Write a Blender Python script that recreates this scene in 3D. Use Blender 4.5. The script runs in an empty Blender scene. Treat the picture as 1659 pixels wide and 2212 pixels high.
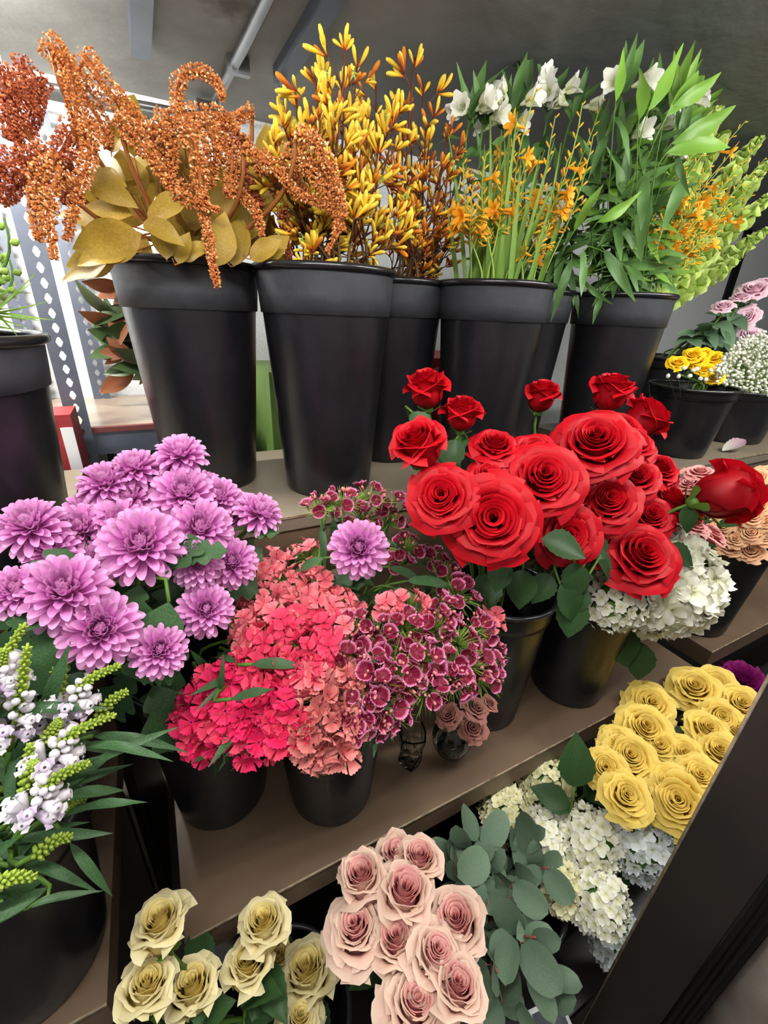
import bpy, math, random
from mathutils import Vector, Matrix, Quaternion
rnd = random.Random(11)
SC = bpy.context.scene
COL = SC.collection
PI = math.pi

# ------------------------------------------------------------------ camera
F_PX, PITCH, ROLL, YAW = 940.0, math.radians(24.5), math.radians(2.4), math.radians(28)
CAM = Vector((0, 0, 1.55))
_fh = Vector((math.sin(YAW), math.cos(YAW), 0)); _rt = Vector((math.cos(YAW), -math.sin(YAW), 0)); _up = Vector((0, 0, 1))
FW = _fh*math.cos(PITCH) - _up*math.sin(PITCH)
_u0 = _fh*math.sin(PITCH) + _up*math.cos(PITCH)
RT = _rt*math.cos(ROLL) + _u0*math.sin(ROLL)
UP = _u0*math.cos(ROLL) - _rt*math.sin(ROLL)
cd = bpy.data.cameras.new('camera'); cam = bpy.data.objects.new('camera', cd); COL.objects.link(cam)
cd.sensor_fit = 'HORIZONTAL'; cd.sensor_width = 36; cd.lens = F_PX/1659*36; cd.clip_start = .02
cam.matrix_world = Matrix(((RT.x, UP.x, -FW.x, CAM.x), (RT.y, UP.y, -FW.y, CAM.y), (RT.z, UP.z, -FW.z, CAM.z), (0, 0, 0, 1)))
SC.camera = cam

# ------------------------------------------------------------------ light
w = bpy.data.worlds.new('world'); SC.world = w; w.use_nodes = True
w.node_tree.nodes['Background'].inputs[0].default_value = (1.0, .97, .92, 1)
w.node_tree.nodes['Background'].inputs[1].default_value = .25
SC.view_settings.view_transform = 'Standard'; SC.view_settings.look = 'None'
SC.cycles.max_bounces = 6; SC.cycles.use_light_tree = False; SC.cycles.diffuse_bounces = 3; SC.cycles.glossy_bounces = 3; SC.cycles.transmission_bounces = 6
SC.cycles.use_adaptive_sampling = True; SC.cycles.adaptive_threshold = .03
SC.view_settings.exposure = 0.0; SC.view_settings.gamma = 1.0; SC.view_settings.use_curve_mapping = False
# the cooler's own tube lamps hang just under the ceiling (built below): centre, length, radiance
TUBES = [((-.15, .10, 2.05), 1.15, 150), ((1.5, .14, 2.05), 1.6, 150), ((-.68, 1.2, 2.05), .9, 500), ((-.1, -1.0, 2.02), 1.2, 50)]   # the last one is an unseen fill lamp added behind the camera

# ------------------------------------------------------------------ helpers
def ray(px, py): return FW + RT*((px-829.5)/F_PX) - UP*((py-1106)/F_PX)
def atY(px, py, Y): d = ray(px, py); return CAM + d*(Y/d.y)
def atZ(px, py, Z): d = ray(px, py); return CAM + d*((Z-CAM.z)/d.z)
def depth(p): return (p-CAM).dot(FW)
def size(px, p): return px*depth(p)/F_PX
def dome(px, py, c, r):
    d = ray(px, py); o = CAM-Vector(c)
    D = Vector((d.x/r[0], d.y/r[1], d.z/r[2])); O = Vector((o.x/r[0], o.y/r[1], o.z/r[2]))
    a = D.dot(D); b = D.dot(O); q = O.dot(O)-1; disc = b*b-a*q
    t = (-b-math.sqrt(disc))/a if disc > 0 else -b/a
    return CAM + d*t
def U(a, b): return rnd.uniform(a, b)
def tocam(p): return (CAM-p).normalized()
def rvec():
    while 1:
        v = Vector((U(-1, 1), U(-1, 1), U(-1, 1)))
        if .05 < v.length < 1: return v.normalized()
def frame(axis, roll=0.0, loc=(0, 0, 0), s=1.0):
    q = Vector(axis).normalized().to_track_quat('Z', 'Y').to_matrix().to_4x4()
    return Matrix.Translation(Vector(loc)) @ q @ Matrix.Rotation(roll, 4, 'Z') @ Matrix.Diagonal((s, s, s, 1))
def leaf_frame(loc, d, n, s=1.0, sw=None):
    x = Vector(d).normalized(); n = Vector(n); y = n.cross(x)
    if y.length < 1e-4: y = x.orthogonal()
    y.normalize(); z = x.cross(y); sw = s if sw is None else sw
    return Matrix(((x.x*s, y.x*sw, z.x*s, loc[0]), (x.y*s, y.y*sw, z.y*s, loc[1]), (x.z*s, y.z*sw, z.z*s, loc[2]), (0, 0, 0, 1)))

WORLD = {}
def link(name, mesh, parent=None, M=None):
    o = bpy.data.objects.new(name, mesh); COL.objects.link(o)
    M = M or Matrix.Identity(4); WORLD[o.name] = M
    if parent is not None:
        o.parent = parent; o.matrix_basis = WORLD[parent.name].inverted() @ M
    else: o.matrix_basis = M
    return o
def tag(o, label=None, cat=None, group=None, kind=None):
    if label: o['label'] = label
    if cat: o['category'] = cat
    if group: o['group'] = group
    if kind: o['kind'] = kind
    return o
def thing(name, label, cat, loc, group=None):
    return tag(link(name, None, None, Matrix.Translation(Vector(loc))), label, cat, group)

class MB:
    def __init__(s): s.v = []; s.f = []; s.uv = []; s.c = []
    def vert(s, p, uv=(0, 0), c=0.0): s.v.append(tuple(p)); s.uv.append(uv); s.c.append(c); return len(s.v)-1
    def face(s, *i): s.f.append(i)
    def box(s, a, b, M=None):
        x0, y0, z0 = a; x1, y1, z1 = b
        n = len(s.v)
        for p in ((x0, y0, z0), (x1, y0, z0), (x1, y1, z0), (x0, y1, z0), (x0, y0, z1), (x1, y0, z1), (x1, y1, z1), (x0, y1, z1)):
            s.vert(M @ Vector(p) if M else p)
        for q in ((0, 3, 2, 1), (4, 5, 6, 7), (0, 1, 5, 4), (1, 2, 6, 5), (2, 3, 7, 6), (3, 0, 4, 7)): s.face(*[n+i for i in q])
        return s
    def tube(s, pts, rad, k=6, cap=True, c=0.0):
        pts = [Vector(p) for p in pts]; n = len(pts); base = len(s.v)
        ref = None
        for i, p in enumerate(pts):
            t = (pts[min(i+1, n-1)]-pts[max(i-1, 0)]).normalized()
            if ref is None: ref = t.orthogonal().normalized()
            ref = (ref-t*ref.dot(t)); ref = ref.normalized() if ref.length > 1e-6 else t.orthogonal().normalized()
            b = t.cross(ref); r = rad[i] if hasattr(rad, '__len__') else rad
            for j in range(k):
                a = 2*PI*j/k; s.vert(p+(ref*math.cos(a)+b*math.sin(a))*r, (j/k, i/(n-1)), c)
        for i in range(n-1):
            for j in range(k):
                a = base+i*k+j; b2 = base+i*k+(j+1) % k
                s.face(a, b2, b2+k, a+k)
        if cap: s.face(*[base+j for j in range(k)][::-1]); s.face(*[base+(n-1)*k+j for j in range(k)])
        return s
    def lathe(s, prof, k=48, M=None):
        base = len(s.v); n = len(prof)
        for i, (r, z) in enumerate(prof):
            for j in range(k):
                a = 2*PI*j/k; p = Vector((r*math.cos(a), r*math.sin(a), z)); s.vert(M @ p if M else p, (j/k, i/(n-1)))
        for i in range(n-1):
            for j in range(k):
                a = base+i*k+j; b = base+i*k+(j+1) % k; s.face(a, b, b+k, a+k)
        return s
    def grid(s, f, nu, nv, c=0.0):
        base = len(s.v)
        for j in range(nv+1):
            for i in range(nu+1):
                u = -1+2*i/nu; v = j/nv; s.vert(f(u, v), ((u+1)/2, v), c)
        for j in range(nv):
            for i in range(nu):
                a = base+j*(nu+1)+i; s.face(a, a+1, a+nu+2, a+nu+1)
        return s
    def bead(s, p, d, r, L, c):
        """tiny 4-sided double cone"""
        d = Vector(d).normalized(); x = d.orthogonal().normalized(); y = d.cross(x); p = Vector(p)
        n = len(s.v)
        s.vert(p-d*L*.4, (0, 0), c)
        for k in range(4):
            a = k*PI/2; s.vert(p+(x*math.cos(a)+y*math.sin(a))*r, (.5, .5), c)
        s.vert(p+d*L*.6, (1, 1), c)
        for k in range(4):
            s.face(n, n+1+(k+1) % 4, n+1+k); s.face(n+5, n+1+k, n+1+(k+1) % 4)
    def ell(s, p, d, r, L, c=0.0, k=6, m=4):
        d = Vector(d).normalized(); M = frame(d, 0, p)
        prof = [(max(.02, math.sin(PI*i/m))*r, -math.cos(PI*i/m)*L/2) for i in range(m+1)]
        b = len(s.v); s.lathe(prof, k, M)
        for i in range(b, len(s.v)): s.c[i] = c
    def mesh(s, name, mat, smooth=True):
        me = bpy.data.meshes.new(name); me.from_pydata(s.v, [], s.f)
        me.materials.append(mat)
        uvl = me.uv_layers.new(name='UVMap'); li = [0]*len(me.loops); me.loops.foreach_get('vertex_index', li)
        flat = []
        for i in li: flat += s.uv[i]
        uvl.data.foreach_set('uv', flat)
        if any(s.c):
            at = me.attributes.new('tone', 'FLOAT', 'POINT'); at.data.foreach_set('value', s.c)
        if smooth: me.polygons.foreach_set('use_smooth', [True]*len(me.polygons))
        me.update(); return me
def bez(p0, p1, p2, p3, n=10):
    p0, p1, p2, p3 = (Vector(p) for p in (p0, p1, p2, p3)); out = []
    for i in range(n+1):
        t = i/n; a = 1-t; out.append(p0*a**3+p1*3*a*a*t+p2*3*a*t*t+p3*t**3)
    return out
def spline(pts, n=6):
    pts = [Vector(p) for p in pts]; P = [pts[0]*2-pts[1]]+pts+[pts[-1]*2-pts[-2]]; out = []
    for i in range(1, len(P)-2):
        a, b, c, d = P[i-1:i+3]
        for k in range(n):
            t = k/n; out.append(.5*((2*b)+(c-a)*t+(2*a-5*b+4*c-d)*t*t+(3*b-a-3*c+d)*t**3))
    out.append(pts[-1]); return out
def along(pts, t):
    x = t*(len(pts)-1); i = min(int(x), len(pts)-2); f = x-i
    return pts[i].lerp(pts[i+1], f), (pts[i+1]-pts[i]).normalized()

# ------------------------------------------------------------------ materials
def srgb(r, g, b):
    f = lambda c: (c/255/12.92 if c <= 10 else ((c/255+.055)/1.055)**2.4)
    return (f(r), f(g), f(b), 1)
def material(name, cols, rough=.55, ramp=None, noise=None, transl=0.0, spec=.35, bump=None, metal=0.0, attr=None, coat=0.0, objvar=0.0):
    """cols: list of colours; ramp: positions along uv.v ('v'), 'tone' attribute or None; noise=(scale,amount,dark colour)"""
    m = bpy.data.materials.new(name); m.use_nodes = True; nt = m.node_tree; N = nt.nodes; L = nt.links
    b = N['Principled BSDF']; b.inputs['Roughness'].default_value = rough; b.inputs['Metallic'].default_value = metal
    b.inputs['Specular IOR Level'].default_value = spec
    if coat: b.inputs['Coat Weight'].default_value = coat; b.inputs['Coat Roughness'].default_value = .15
    tc = N.new('ShaderNodeTexCoord'); out = None
    if len(cols) > 1:
        r = N.new('ShaderNodeValToRGB'); e = r.color_ramp.elements
        pos = ramp or [i/(len(cols)-1) for i in range(len(cols))]
        e[0].position = pos[0]; e[0].color = cols[0]; e[1].position = pos[-1]; e[1].color = cols[-1]
        for p, c in zip(pos[1:-1], cols[1:-1]): x = e.new(p); x.color = c
        if attr:
            a = N.new('ShaderNodeAttribute'); a.attribute_name = attr; L.new(a.outputs['Fac'], r.inputs[0])
        else:
            s = N.new('ShaderNodeSeparateXYZ'); L.new(tc.outputs['UV'], s.inputs[0]); L.new(s.outputs['Y'], r.inputs[0])
        out = r.outputs[0]
    else:
        c = N.new('ShaderNodeRGB'); c.outputs[0].default_value = cols[0]; out = c.outputs[0]
    if noise:
        t = N.new('ShaderNodeTexNoise'); t.inputs['Scale'].default_value = noise[0]; t.inputs['Detail'].default_value = 4
        L.new(tc.outputs['Object'], t.inputs['Vector'])
        cr = N.new('ShaderNodeMapRange'); cr.inputs[1].default_value = .38; cr.inputs[2].default_value = .68; cr.inputs[3].default_value = 0; cr.inputs[4].default_value = noise[1]
        L.new(t.outputs['Fac'], cr.inputs[0])
        mx = N.new('ShaderNodeMix'); mx.data_type = 'RGBA'; L.new(cr.outputs[0], mx.inputs[0]); L.new(out, mx.inputs[6]); mx.inputs[7].default_value = noise[2]
        out = mx.outputs[2]
    if objvar:
        oi = N.new('ShaderNodeObjectInfo'); mr = N.new('ShaderNodeMapRange'); mr.inputs[3].default_value = 1-objvar; mr.inputs[4].default_value = 1+objvar
        L.new(oi.outputs['Random'], mr.inputs[0]); h = N.new('ShaderNodeHueSaturation'); L.new(mr.outputs[0], h.inputs['Value']); L.new(out, h.inputs['Color']); out = h.outputs[0]
    L.new(out, b.inputs['Base Color'])
    if bump:
        t2 = N.new('ShaderNodeTexNoise'); t2.inputs['Scale'].default_value = bump[0]; t2.inputs['Detail'].default_value = 5; L.new(tc.outputs['Object'], t2.inputs['Vector'])
        bp = N.new('ShaderNodeBump'); bp.inputs['Strength'].default_value = bump[1]; bp.inputs['Distance'].default_value = .01; L.new(t2.outputs['Fac'], bp.inputs['Height']); L.new(bp.outputs[0], b.inputs['Normal'])
    if transl:
        tr = N.new('ShaderNodeBsdfTranslucent'); L.new(out, tr.inputs[0]); ms = N.new('ShaderNodeMixShader'); ms.inputs[0].default_value = transl
        L.new(b.outputs[0], ms.inputs[1]); L.new(tr.outputs[0], ms.inputs[2]); L.new(ms.outputs[0], N['Material Output'].inputs[0])
    return m
def petalmat(name, cols, ramp=None, var=.08, rough=.55, transl=.30, noise=None):
    return material(name, cols, rough, ramp, noise, transl, .25, objvar=var)
S = srgb
M = {}
M['plastic'] = material('black_plastic', [S(19, 19, 22)], .30, noise=(14, .5, S(30, 29, 33)), spec=.5, bump=(60, .05))
M['plastic_band'] = material('matte_black_plastic', [S(46, 48, 52)], .62, noise=(30, .5, S(58, 60, 64)), spec=.3, bump=(90, .08))
M['rim'] = material('rim_plastic', [S(26, 26, 29)], .25, spec=.5)
M['shelf'] = material('brown_paint', [S(102, 84, 66)], .42, noise=(5, .6, S(78, 63, 49)), spec=.4, bump=(25, .06))
M['shelf_top'] = material('grey_brown_paint', [S(122, 112, 96)], .45, noise=(5, .6, S(98, 88, 74)), spec=.4, bump=(25, .06))
M['edge'] = material('worn_edge', [S(150, 135, 112)], .6, noise=(60, .9, S(90, 76, 60)))
M['steel'] = material('blue_grey_steel', [S(88, 94, 106)], .4, noise=(10, .5, S(66, 72, 86)), metal=.35, spec=.5)
M['black'] = material('black_paint', [S(34, 31, 29)], .4, noise=(6, .6, S(48, 42, 38)), spec=.4)
M['rubber'] = material('black_rubber', [S(12, 11, 11)], .5)
M['stainless'] = material('stained_steel', [S(196, 186, 176)], .35, noise=(9, .9, S(130, 108, 92)), metal=.3, spec=.5, bump=(15, .05))
M['ply'] = material('plywood', [S(168, 150, 132)], .35, noise=(9, .8, S(132, 112, 94)), coat=.3)
M['green'] = petalmat('stem_green', [S(92, 128, 52)], var=.15)
M['pale_green'] = petalmat('pale_green', [S(150, 178, 84)], var=.15)
M['leaf'] = petalmat('rose_leaf', [S(46, 76, 40)], var=.25, rough=.45, noise=(40, .5, S(70, 98, 58)))
M['darkleaf'] = petalmat('dark_leaf', [S(52, 84, 50)], var=.25, rough=.45, noise=(40, .6, S(82, 116, 74)))
M['card'] = material('white_card', [S(232, 234, 240)], .4)
M['card_dark'] = material('card_print', [S(70, 74, 84)], .4)

# ------------------------------------------------------------------ the setting
WALL_Y, CEIL = 1.9, 2.13
def struct(name, mb, mat, label=None): return tag(link(name, mb.mesh(name, mat, False)), label, kind='structure')
def wallmat():
    m = material('galvanised_sheet', [S(214, 219, 221)], .42, noise=(150, .8, S(242, 245, 246)), metal=.0, spec=.5)
    return m
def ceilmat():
    m = material('shade_graded_concrete', [S(158, 158, 153)], .6, noise=(3.2, .8, S(112, 110, 104)), bump=(9, .5), spec=.3)
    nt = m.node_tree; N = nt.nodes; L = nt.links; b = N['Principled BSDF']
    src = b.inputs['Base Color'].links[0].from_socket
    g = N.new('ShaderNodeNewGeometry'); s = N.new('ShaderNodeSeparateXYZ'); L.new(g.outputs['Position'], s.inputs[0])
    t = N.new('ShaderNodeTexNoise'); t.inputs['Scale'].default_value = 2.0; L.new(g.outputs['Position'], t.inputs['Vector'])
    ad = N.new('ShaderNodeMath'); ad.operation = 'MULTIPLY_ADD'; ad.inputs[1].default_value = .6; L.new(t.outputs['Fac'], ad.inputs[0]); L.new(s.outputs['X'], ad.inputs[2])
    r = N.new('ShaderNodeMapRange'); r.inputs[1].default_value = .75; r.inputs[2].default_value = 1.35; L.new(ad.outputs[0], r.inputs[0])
    mx = N.new('ShaderNodeMix'); mx.data_type = 'RGBA'; L.new(r.outputs[0], mx.inputs[0]); L.new(src, mx.inputs[6]); mx.inputs[7].default_value = S(100, 102, 103)  # light falling off to the right is put into the ceiling colour
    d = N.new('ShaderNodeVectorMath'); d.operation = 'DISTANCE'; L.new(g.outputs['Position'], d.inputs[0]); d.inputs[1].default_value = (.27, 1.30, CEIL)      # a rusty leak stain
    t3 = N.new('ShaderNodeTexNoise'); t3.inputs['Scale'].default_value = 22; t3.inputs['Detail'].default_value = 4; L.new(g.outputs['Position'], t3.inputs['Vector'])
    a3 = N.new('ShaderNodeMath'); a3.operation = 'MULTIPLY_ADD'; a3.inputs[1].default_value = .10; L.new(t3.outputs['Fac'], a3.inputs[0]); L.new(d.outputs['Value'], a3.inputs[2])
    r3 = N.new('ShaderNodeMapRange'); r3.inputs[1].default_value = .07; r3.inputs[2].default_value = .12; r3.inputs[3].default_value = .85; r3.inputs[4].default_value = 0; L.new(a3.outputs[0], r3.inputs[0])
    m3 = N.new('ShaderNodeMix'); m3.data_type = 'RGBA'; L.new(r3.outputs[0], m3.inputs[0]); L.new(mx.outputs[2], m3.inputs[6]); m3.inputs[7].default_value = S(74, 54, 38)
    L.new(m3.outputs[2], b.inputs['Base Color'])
    return m
struct('floor', MB().box((-3, -4, -.1), (5, WALL_Y+.1, 0)), material('floor_concrete', [S(92, 84, 76)], .5, noise=(4, .7, S(66, 58, 50))))
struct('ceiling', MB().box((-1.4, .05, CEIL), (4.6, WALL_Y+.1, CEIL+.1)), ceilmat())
struct('wall_back', MB().box((-1.4, WALL_Y, 0), (4.6, WALL_Y+.1, CEIL)), wallmat())
struct('wall_left', MB().box((-1.5, .05, 0), (-1.4, WALL_Y+.1, CEIL+.1)), M['steel'])
struct('wall_right', MB().box((4.6, .05, 0), (4.7, WALL_Y+.1, CEIL+.1)), M['steel'])
struct('trim_1', MB().box((3.55, WALL_Y-.012, 0), (3.63, WALL_Y, CEIL)), M['rubber'])
# hanging channels, conduits and junction box under the ceiling
def ceiling_channel(x0, x1, y1, label, bolt=True):
    t = thing('ceiling_channel', label, 'beam', (x0, y1, CEIL))
    b = MB(); b.box((x0, .4, CEIL-.028), (x0+.006, y1, CEIL)); b.box((x1-.006, .4, CEIL-.028), (x1, y1, CEIL)); b.box((x0, .4, CEIL-.034), (x1, y1, CEIL-.028))
    link('channel', b.mesh('channel', M['steel'], False), t)
    xm = (x0+x1)/2
    if bolt: link('bolt', MB().tube([(xm, y1-.015, CEIL), (xm, y1-.015, CEIL-.085)], .004, 8).mesh('bolt', M['steel']), t)
    if bolt: link('nut', MB().tube([(xm, y1-.015, CEIL-.048), (xm, y1-.015, CEIL-.036)], .012, 6).mesh('nut', M['steel'], False), t)
ceiling_channel(.080, .122, 1.56, 'short grey steel channel on the ceiling ending above the orange amaranth', False)
ceiling_channel(.412, .452, 1.50, 'grey steel channel on the ceiling ending in a bolt beside the kangaroo paws')
cond = material('conduit', [S(130, 132, 134)], .3, metal=.8)
t = thing('conduit', 'grey metal conduit pipe running along the ceiling to a junction box', 'pipe', (.3, 1.74, CEIL))
link('pipe', MB().tube(spline([(.335, .5, CEIL-.016), (.325, 1.2, CEIL-.016), (.305, 1.72, CEIL-.018), (.302, 1.77, CEIL-.03), (.302, 1.78, CEIL-.12)]), .013, 10).mesh('pipe', cond), t)
for y in (1.05, 1.5): link('clamp', MB().box((.295, y, CEIL-.034), (.352, y+.02, CEIL-.0)).mesh('clamp', cond, False), t)
t = thing('junction_box', 'small dark junction box with a thin conduit at the ceiling edge', 'box', (.28, 1.8, CEIL-.06))
link('housing', MB().box((.25, 1.76, CEIL-.075), (.315, 1.83, CEIL-.02)).mesh('housing', M['black'], False), t)
link('side_conduit', MB().tube([(.25, 1.8, CEIL-.05), (.0, 1.82, CEIL-.05), (-.5, 1.84, CEIL-.05)], .011, 8).mesh('side_conduit', cond), t)

# stepped display stands
ZT, ZM, ZL = 1.18, .72, .30
def stand(label, x0, x1, yt, ym, loc_mat_top):
    t = thing('display_stand', label, 'shelf', ((x0+x1)/2, ym, 0))
    def brd(name, a, b, m): return link(name, MB().box(a, b).mesh(name, m, False), t)
    p = brd('top_board', (x0, yt, ZT-.03), (x1, 1.22, ZT), M['shelf_top'])
    link('worn_edge', MB().box((x0, yt-.002, ZT-.004), (x1, yt+.0015, ZT+.0006)).mesh('worn_edge', M['edge'], False), p)
    brd('top_riser', (x0, yt+.006, ZM), (x1, yt+.03, ZT-.03), M['shelf'])
    p = brd('middle_board', (x0, ym, ZM-.055), (x1, yt+.006, ZM), M['shelf'])
    link('worn_edge', MB().box((x0, ym-.0015, ZM-.003), (x1, ym+.001, ZM+.0006)).mesh('worn_edge', M['edge'], False), p)
    brd('middle_riser', (x0, yt-.1, ZL), (x1, yt-.08, ZM-.055), M['black'])
    brd('lower_board', (x0, .14, ZL-.04), (x1, yt-.08, ZL), M['black'])
    brd('plinth', (x0, .2, 0), (x1, .23, ZL-.04), M['black'])
    brd('side_panel', (x0, yt+.03, 0), (x0+.02, 1.2, ZT-.03), M['black']); brd('side_panel', (x1-.02, yt+.03, 0), (x1, 1.2, ZT-.03), M['black'])
    return t
stand('brown stepped wooden stand carrying the tall black buckets and the red roses', -.085, 1.174, .768, .393, None)
stand('brown stepped wooden stand under the white obedient plant bucket', -1.2, -.18, .80, .372, None)
stand('brown stepped wooden stand under the peach spray roses and small yellow roses', 1.28, 2.6, .66, .412, None)

# slotted steel rack behind
def slotted_angle(t, x, y, z0, z1, w=.045, flip=1):
    """L-shaped upright with cross-cut slots, holes are real"""
    b = MB(); pitch = .032; n = int((z1-z0)/pitch)
    for side in (0, 1):
        for i in range(n):
            za = z0+i*pitch; zb = za+pitch; zc = (za+zb)/2
            ho = [(-.5, 0), (-.22, .3), (0, .38), (.22, .3), (.5, 0), (.22, -.3), (0, -.38), (-.22, -.3)]
            hole = [(w*.55+h[0]*w*.30, zc+h[1]*pitch*.95) for h in ho]
            rect = [(0, zc), (0, zb), (w/2, zb), (w, zb), (w, zc), (w, za), (w/2, za), (0, za)]
            def P(q): return (x+flip*q[0], y, q[1]) if side == 0 else (x, y+q[0], q[1])
            i0 = len(b.v)
            for q in rect: b.vert(P(q))
            for q in hole: b.vert(P(q))
            for k in range(8): b.face(i0+k, i0+(k+1) % 8, i0+8+(k+1) % 8, i0+8+k)
    link('upright', b.mesh('upright', M['steel'], False), t)
t = thing('steel_rack', 'blue grey slotted steel rack with a wooden shelf against the galvanised wall', 'rack', (-.3, 1.4, 0))
for x, y, fl in ((-.215, 1.38, 1), (-.19, 1.83, 1), (-1.0, 1.38, 1), (-.36, 1.85, 1)): slotted_angle(t, x, y, 0, 2.05, .05, fl)
link('shelf_board', MB().box((-1.0, 1.40, 1.226), (.22, 1.885, 1.24)).mesh('shelf_board', M['ply'], False), t)
link('shelf_board', MB().box((-1.0, 1.40, .6), (.22, 1.885, .614)).mesh('shelf_board2', M['ply'], False), t)
link('cross_beam', MB().box((-1.0, 1.385, 1.165), (.22, 1.40, 1.226)).mesh('cross_beam', M['steel'], False), t)
link('edge_strip', MB().box((-1.0, 1.383, 1.226), (.22, 1.40, 1.24)).mesh('edge_strip', material('oxide_red', [S(96, 48, 46)], .6), False), t)
slotted_angle(t, .22, 1.38, 0, 1.24, .045, -1)
# back counter and cartons
t = thing('back_counter', 'low dark counter behind the tall buckets holding two printed cartons', 'counter', (1, 1.5, 0))
link('counter_top', MB().box((.26, 1.26, .92), (2.2, 1.88, .95)).mesh('counter_top', M['shelf'], False), t)
for x in (.3, 2.1):
    for y in (1.3, 1.8): link('leg', MB().box((x, y, 0), (x+.05, y+.05, .92)).mesh('leg', M['black'], False), t)
def carton(a, b, col, c2, label, swirl):
    t = thing('carton', label, 'box', ((a[0]+b[0])/2, a[1], a[2]))
    link('box_body', MB().box(a, b).mesh('box_body', material('carton_print', [col], .55, noise=(8, .8, S(70, 96, 44) if swirl else S(110, 28, 32))), False), t)
    for k in range(5):                                           # printed petal shapes on top and front, slightly proud
        p = MB(); cx = U(a[0]+.05, b[0]-.05); cz = U(b[2]-.06, b[2]-.02)
        for q in range(5):
            an = q*1.256+k; d = Vector((math.cos(an), 0, math.sin(an)*.8))
            p.grid(lambda u, v: (cx+d.x*.045*v-d.z*u*.016*math.sin(PI*min(v+.08, 1)), a[1]-.0015, cz-.03+d.z*.045*v+d.x*u*.016*math.sin(PI*min(v+.08, 1))), 2, 4)
        link('printed_flower', p.mesh('printed_flower', material('carton_flower', [c2], .55)), t)
carton((.30, 1.30, .95), (.62, 1.62, 1.385), S(86, 112, 48), S(168, 44, 40), 'green printed carton with red petals between two tall buckets', True)
carton((.80, 1.34, .95), (1.25, 1.66, 1.415), S(140, 34, 40), S(206, 120, 110), 'dark red printed carton with pale petals behind the tall buckets', False)
t = thing('red_carton', 'narrow red box with a white stripe beside the slotted upright', 'box', (-.2, 1.2, 1.0))
link('box_body', MB().box((-.34, 1.25, .8), (-.185, 1.36, 1.305)).mesh('box_body', material('red_board', [S(150, 46, 48)], .6, noise=(30, .7, S(120, 34, 38))), False), t)
link('white_stripe', MB().box((-.211, 1.2485, .82), (-.186, 1.2500, 1.275)).mesh('white_stripe', M['card'], False), t)

# door jamb on the shop side
t = thing('door_jamb', 'black vertical cooler door jamb with rubber gaskets and steel trim', 'door frame', (.56, .06, 0))
link('post', MB().box((.55, .042, 0), (.66, .122, CEIL)).mesh('post', M['black'], False), t)
link('edge_bead', MB().tube([(.551, .122, 0), (.551, .122, CEIL)], .0022, 6).mesh('edge_bead', M['edge']), t)
for y, r in ((.037, .0055), (.030, .0042), (.024, .0038)): link('gasket', MB().tube([(.552, y, 0), (.552, y, CEIL)], r, 8).mesh('gasket', M['rubber']), t)
link('backing', MB().box((.553, .016, 0), (.64, .042, CEIL)).mesh('backing', M['rubber'], False), t)
link('steel_trim', MB().tube([(.585, -.012, 0), (.585, -.012, CEIL)], .034, 24).mesh('steel_trim', M['stainless']), t)
link('steel_face', MB().box((.56, -.30, 0), (.60, -.02, CEIL)).mesh('steel_face', M['stainless'], False), t)
# tube lamps (out of the picture, the last one added as frontal fill)
for (loc, ln, pw), lb in zip(TUBES, ('tube lamp on the ceiling over the obedient plant and chrysanthemums', 'tube lamp on the ceiling over the yellow roses and hydrangeas', 'tube lamp on the ceiling above the steel rack', 'tube lamp added for frontal fill in the shop in front of the cooler')):
    tubem = bpy.data.materials.new('lamp_tube'); tubem.use_nodes = True; tb = tubem.node_tree.nodes['Principled BSDF']
    tb.inputs['Emission Color'].default_value = (1, .975, .93, 1); tb.inputs['Emission Strength'].default_value = pw
    t = thing('tube_lamp', lb, 'lamp', loc)
    hz = loc[2]+.08
    link('housing', MB().box((loc[0]-ln/2, loc[1]-.03, hz-.03), (loc[0]+ln/2, loc[1]+.03, hz)).mesh('housing', M['card'], False), t)
    for e in (-1, 1): link('socket', MB().box((loc[0]+e*ln/2-.012, loc[1]-.015, loc[2]-.018), (loc[0]+e*ln/2+.012, loc[1]+.015, hz-.03)).mesh('socket', M['card'], False), t)
    link('tube', MB().tube([(loc[0]-ln/2, loc[1], loc[2]), (loc[0]+ln/2, loc[1], loc[2])], .013, 8, False).mesh('tube', tubem), t)

# ------------------------------------------------------------------ buckets
def bucket(x, y, z0, h, rt, rb, label, group=None, tall=False, cat='bucket'):
    t = thing('flower_bucket', label, cat, (x, y, z0), group)
    Mx = Matrix.Translation((x, y, z0)); th = .004
    def R(f): return rb+(rt-rb)*f
    hb = .825 if tall else .86
    body = [(.001, 0), (rb*.97, 0), (rb, .006)]+[(R(i/8*hb), h*hb*i/8) for i in range(1, 9)]
    link('body', MB().lathe(body, 48, Mx).mesh('body', M['plastic']), t)
    band = [(R(hb), h*hb), (R(hb)+.0035, h*hb+.001), (R(.9)+.0035, h*.9), (R(.985)+.003, h*.985)]
    link('upper_band', MB().lathe(band, 48, Mx).mesh('upper_band', M['plastic_band'] if tall else M['plastic']), t)
    ri = .0065 if tall else .005
    rim = [(R(1)+.004+ri*math.cos(a), h+ri*math.sin(a)) for a in [PI*k/6-PI*.6 for k in range(11)]]
    link('rim', MB().lathe(rim+[rim[0]], 48, Mx).mesh('rim', M['rim']), t)
    ins = [(R(1)+.001, h), (R(.5)-th, h*.5), (R(.1)-th, h*.06), (.001, h*.05)]
    link('lining', MB().lathe(ins, 32, Mx).mesh('lining', M['plastic']), t)
    return dict(c=Vector((x, y, z0)), h=h, rt=rt, rb=rb)
BK = {}
HT = .44
BK['A'] = bucket(.095, 1.04, ZT, HT, .13, .096, 'tall black bucket of orange amaranth', tall=True)
BK['B'] = bucket(.335, .915, ZT, HT, .13, .096, 'tall black bucket of kangaroo paw nearest the worn shelf edge', tall=True)
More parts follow.
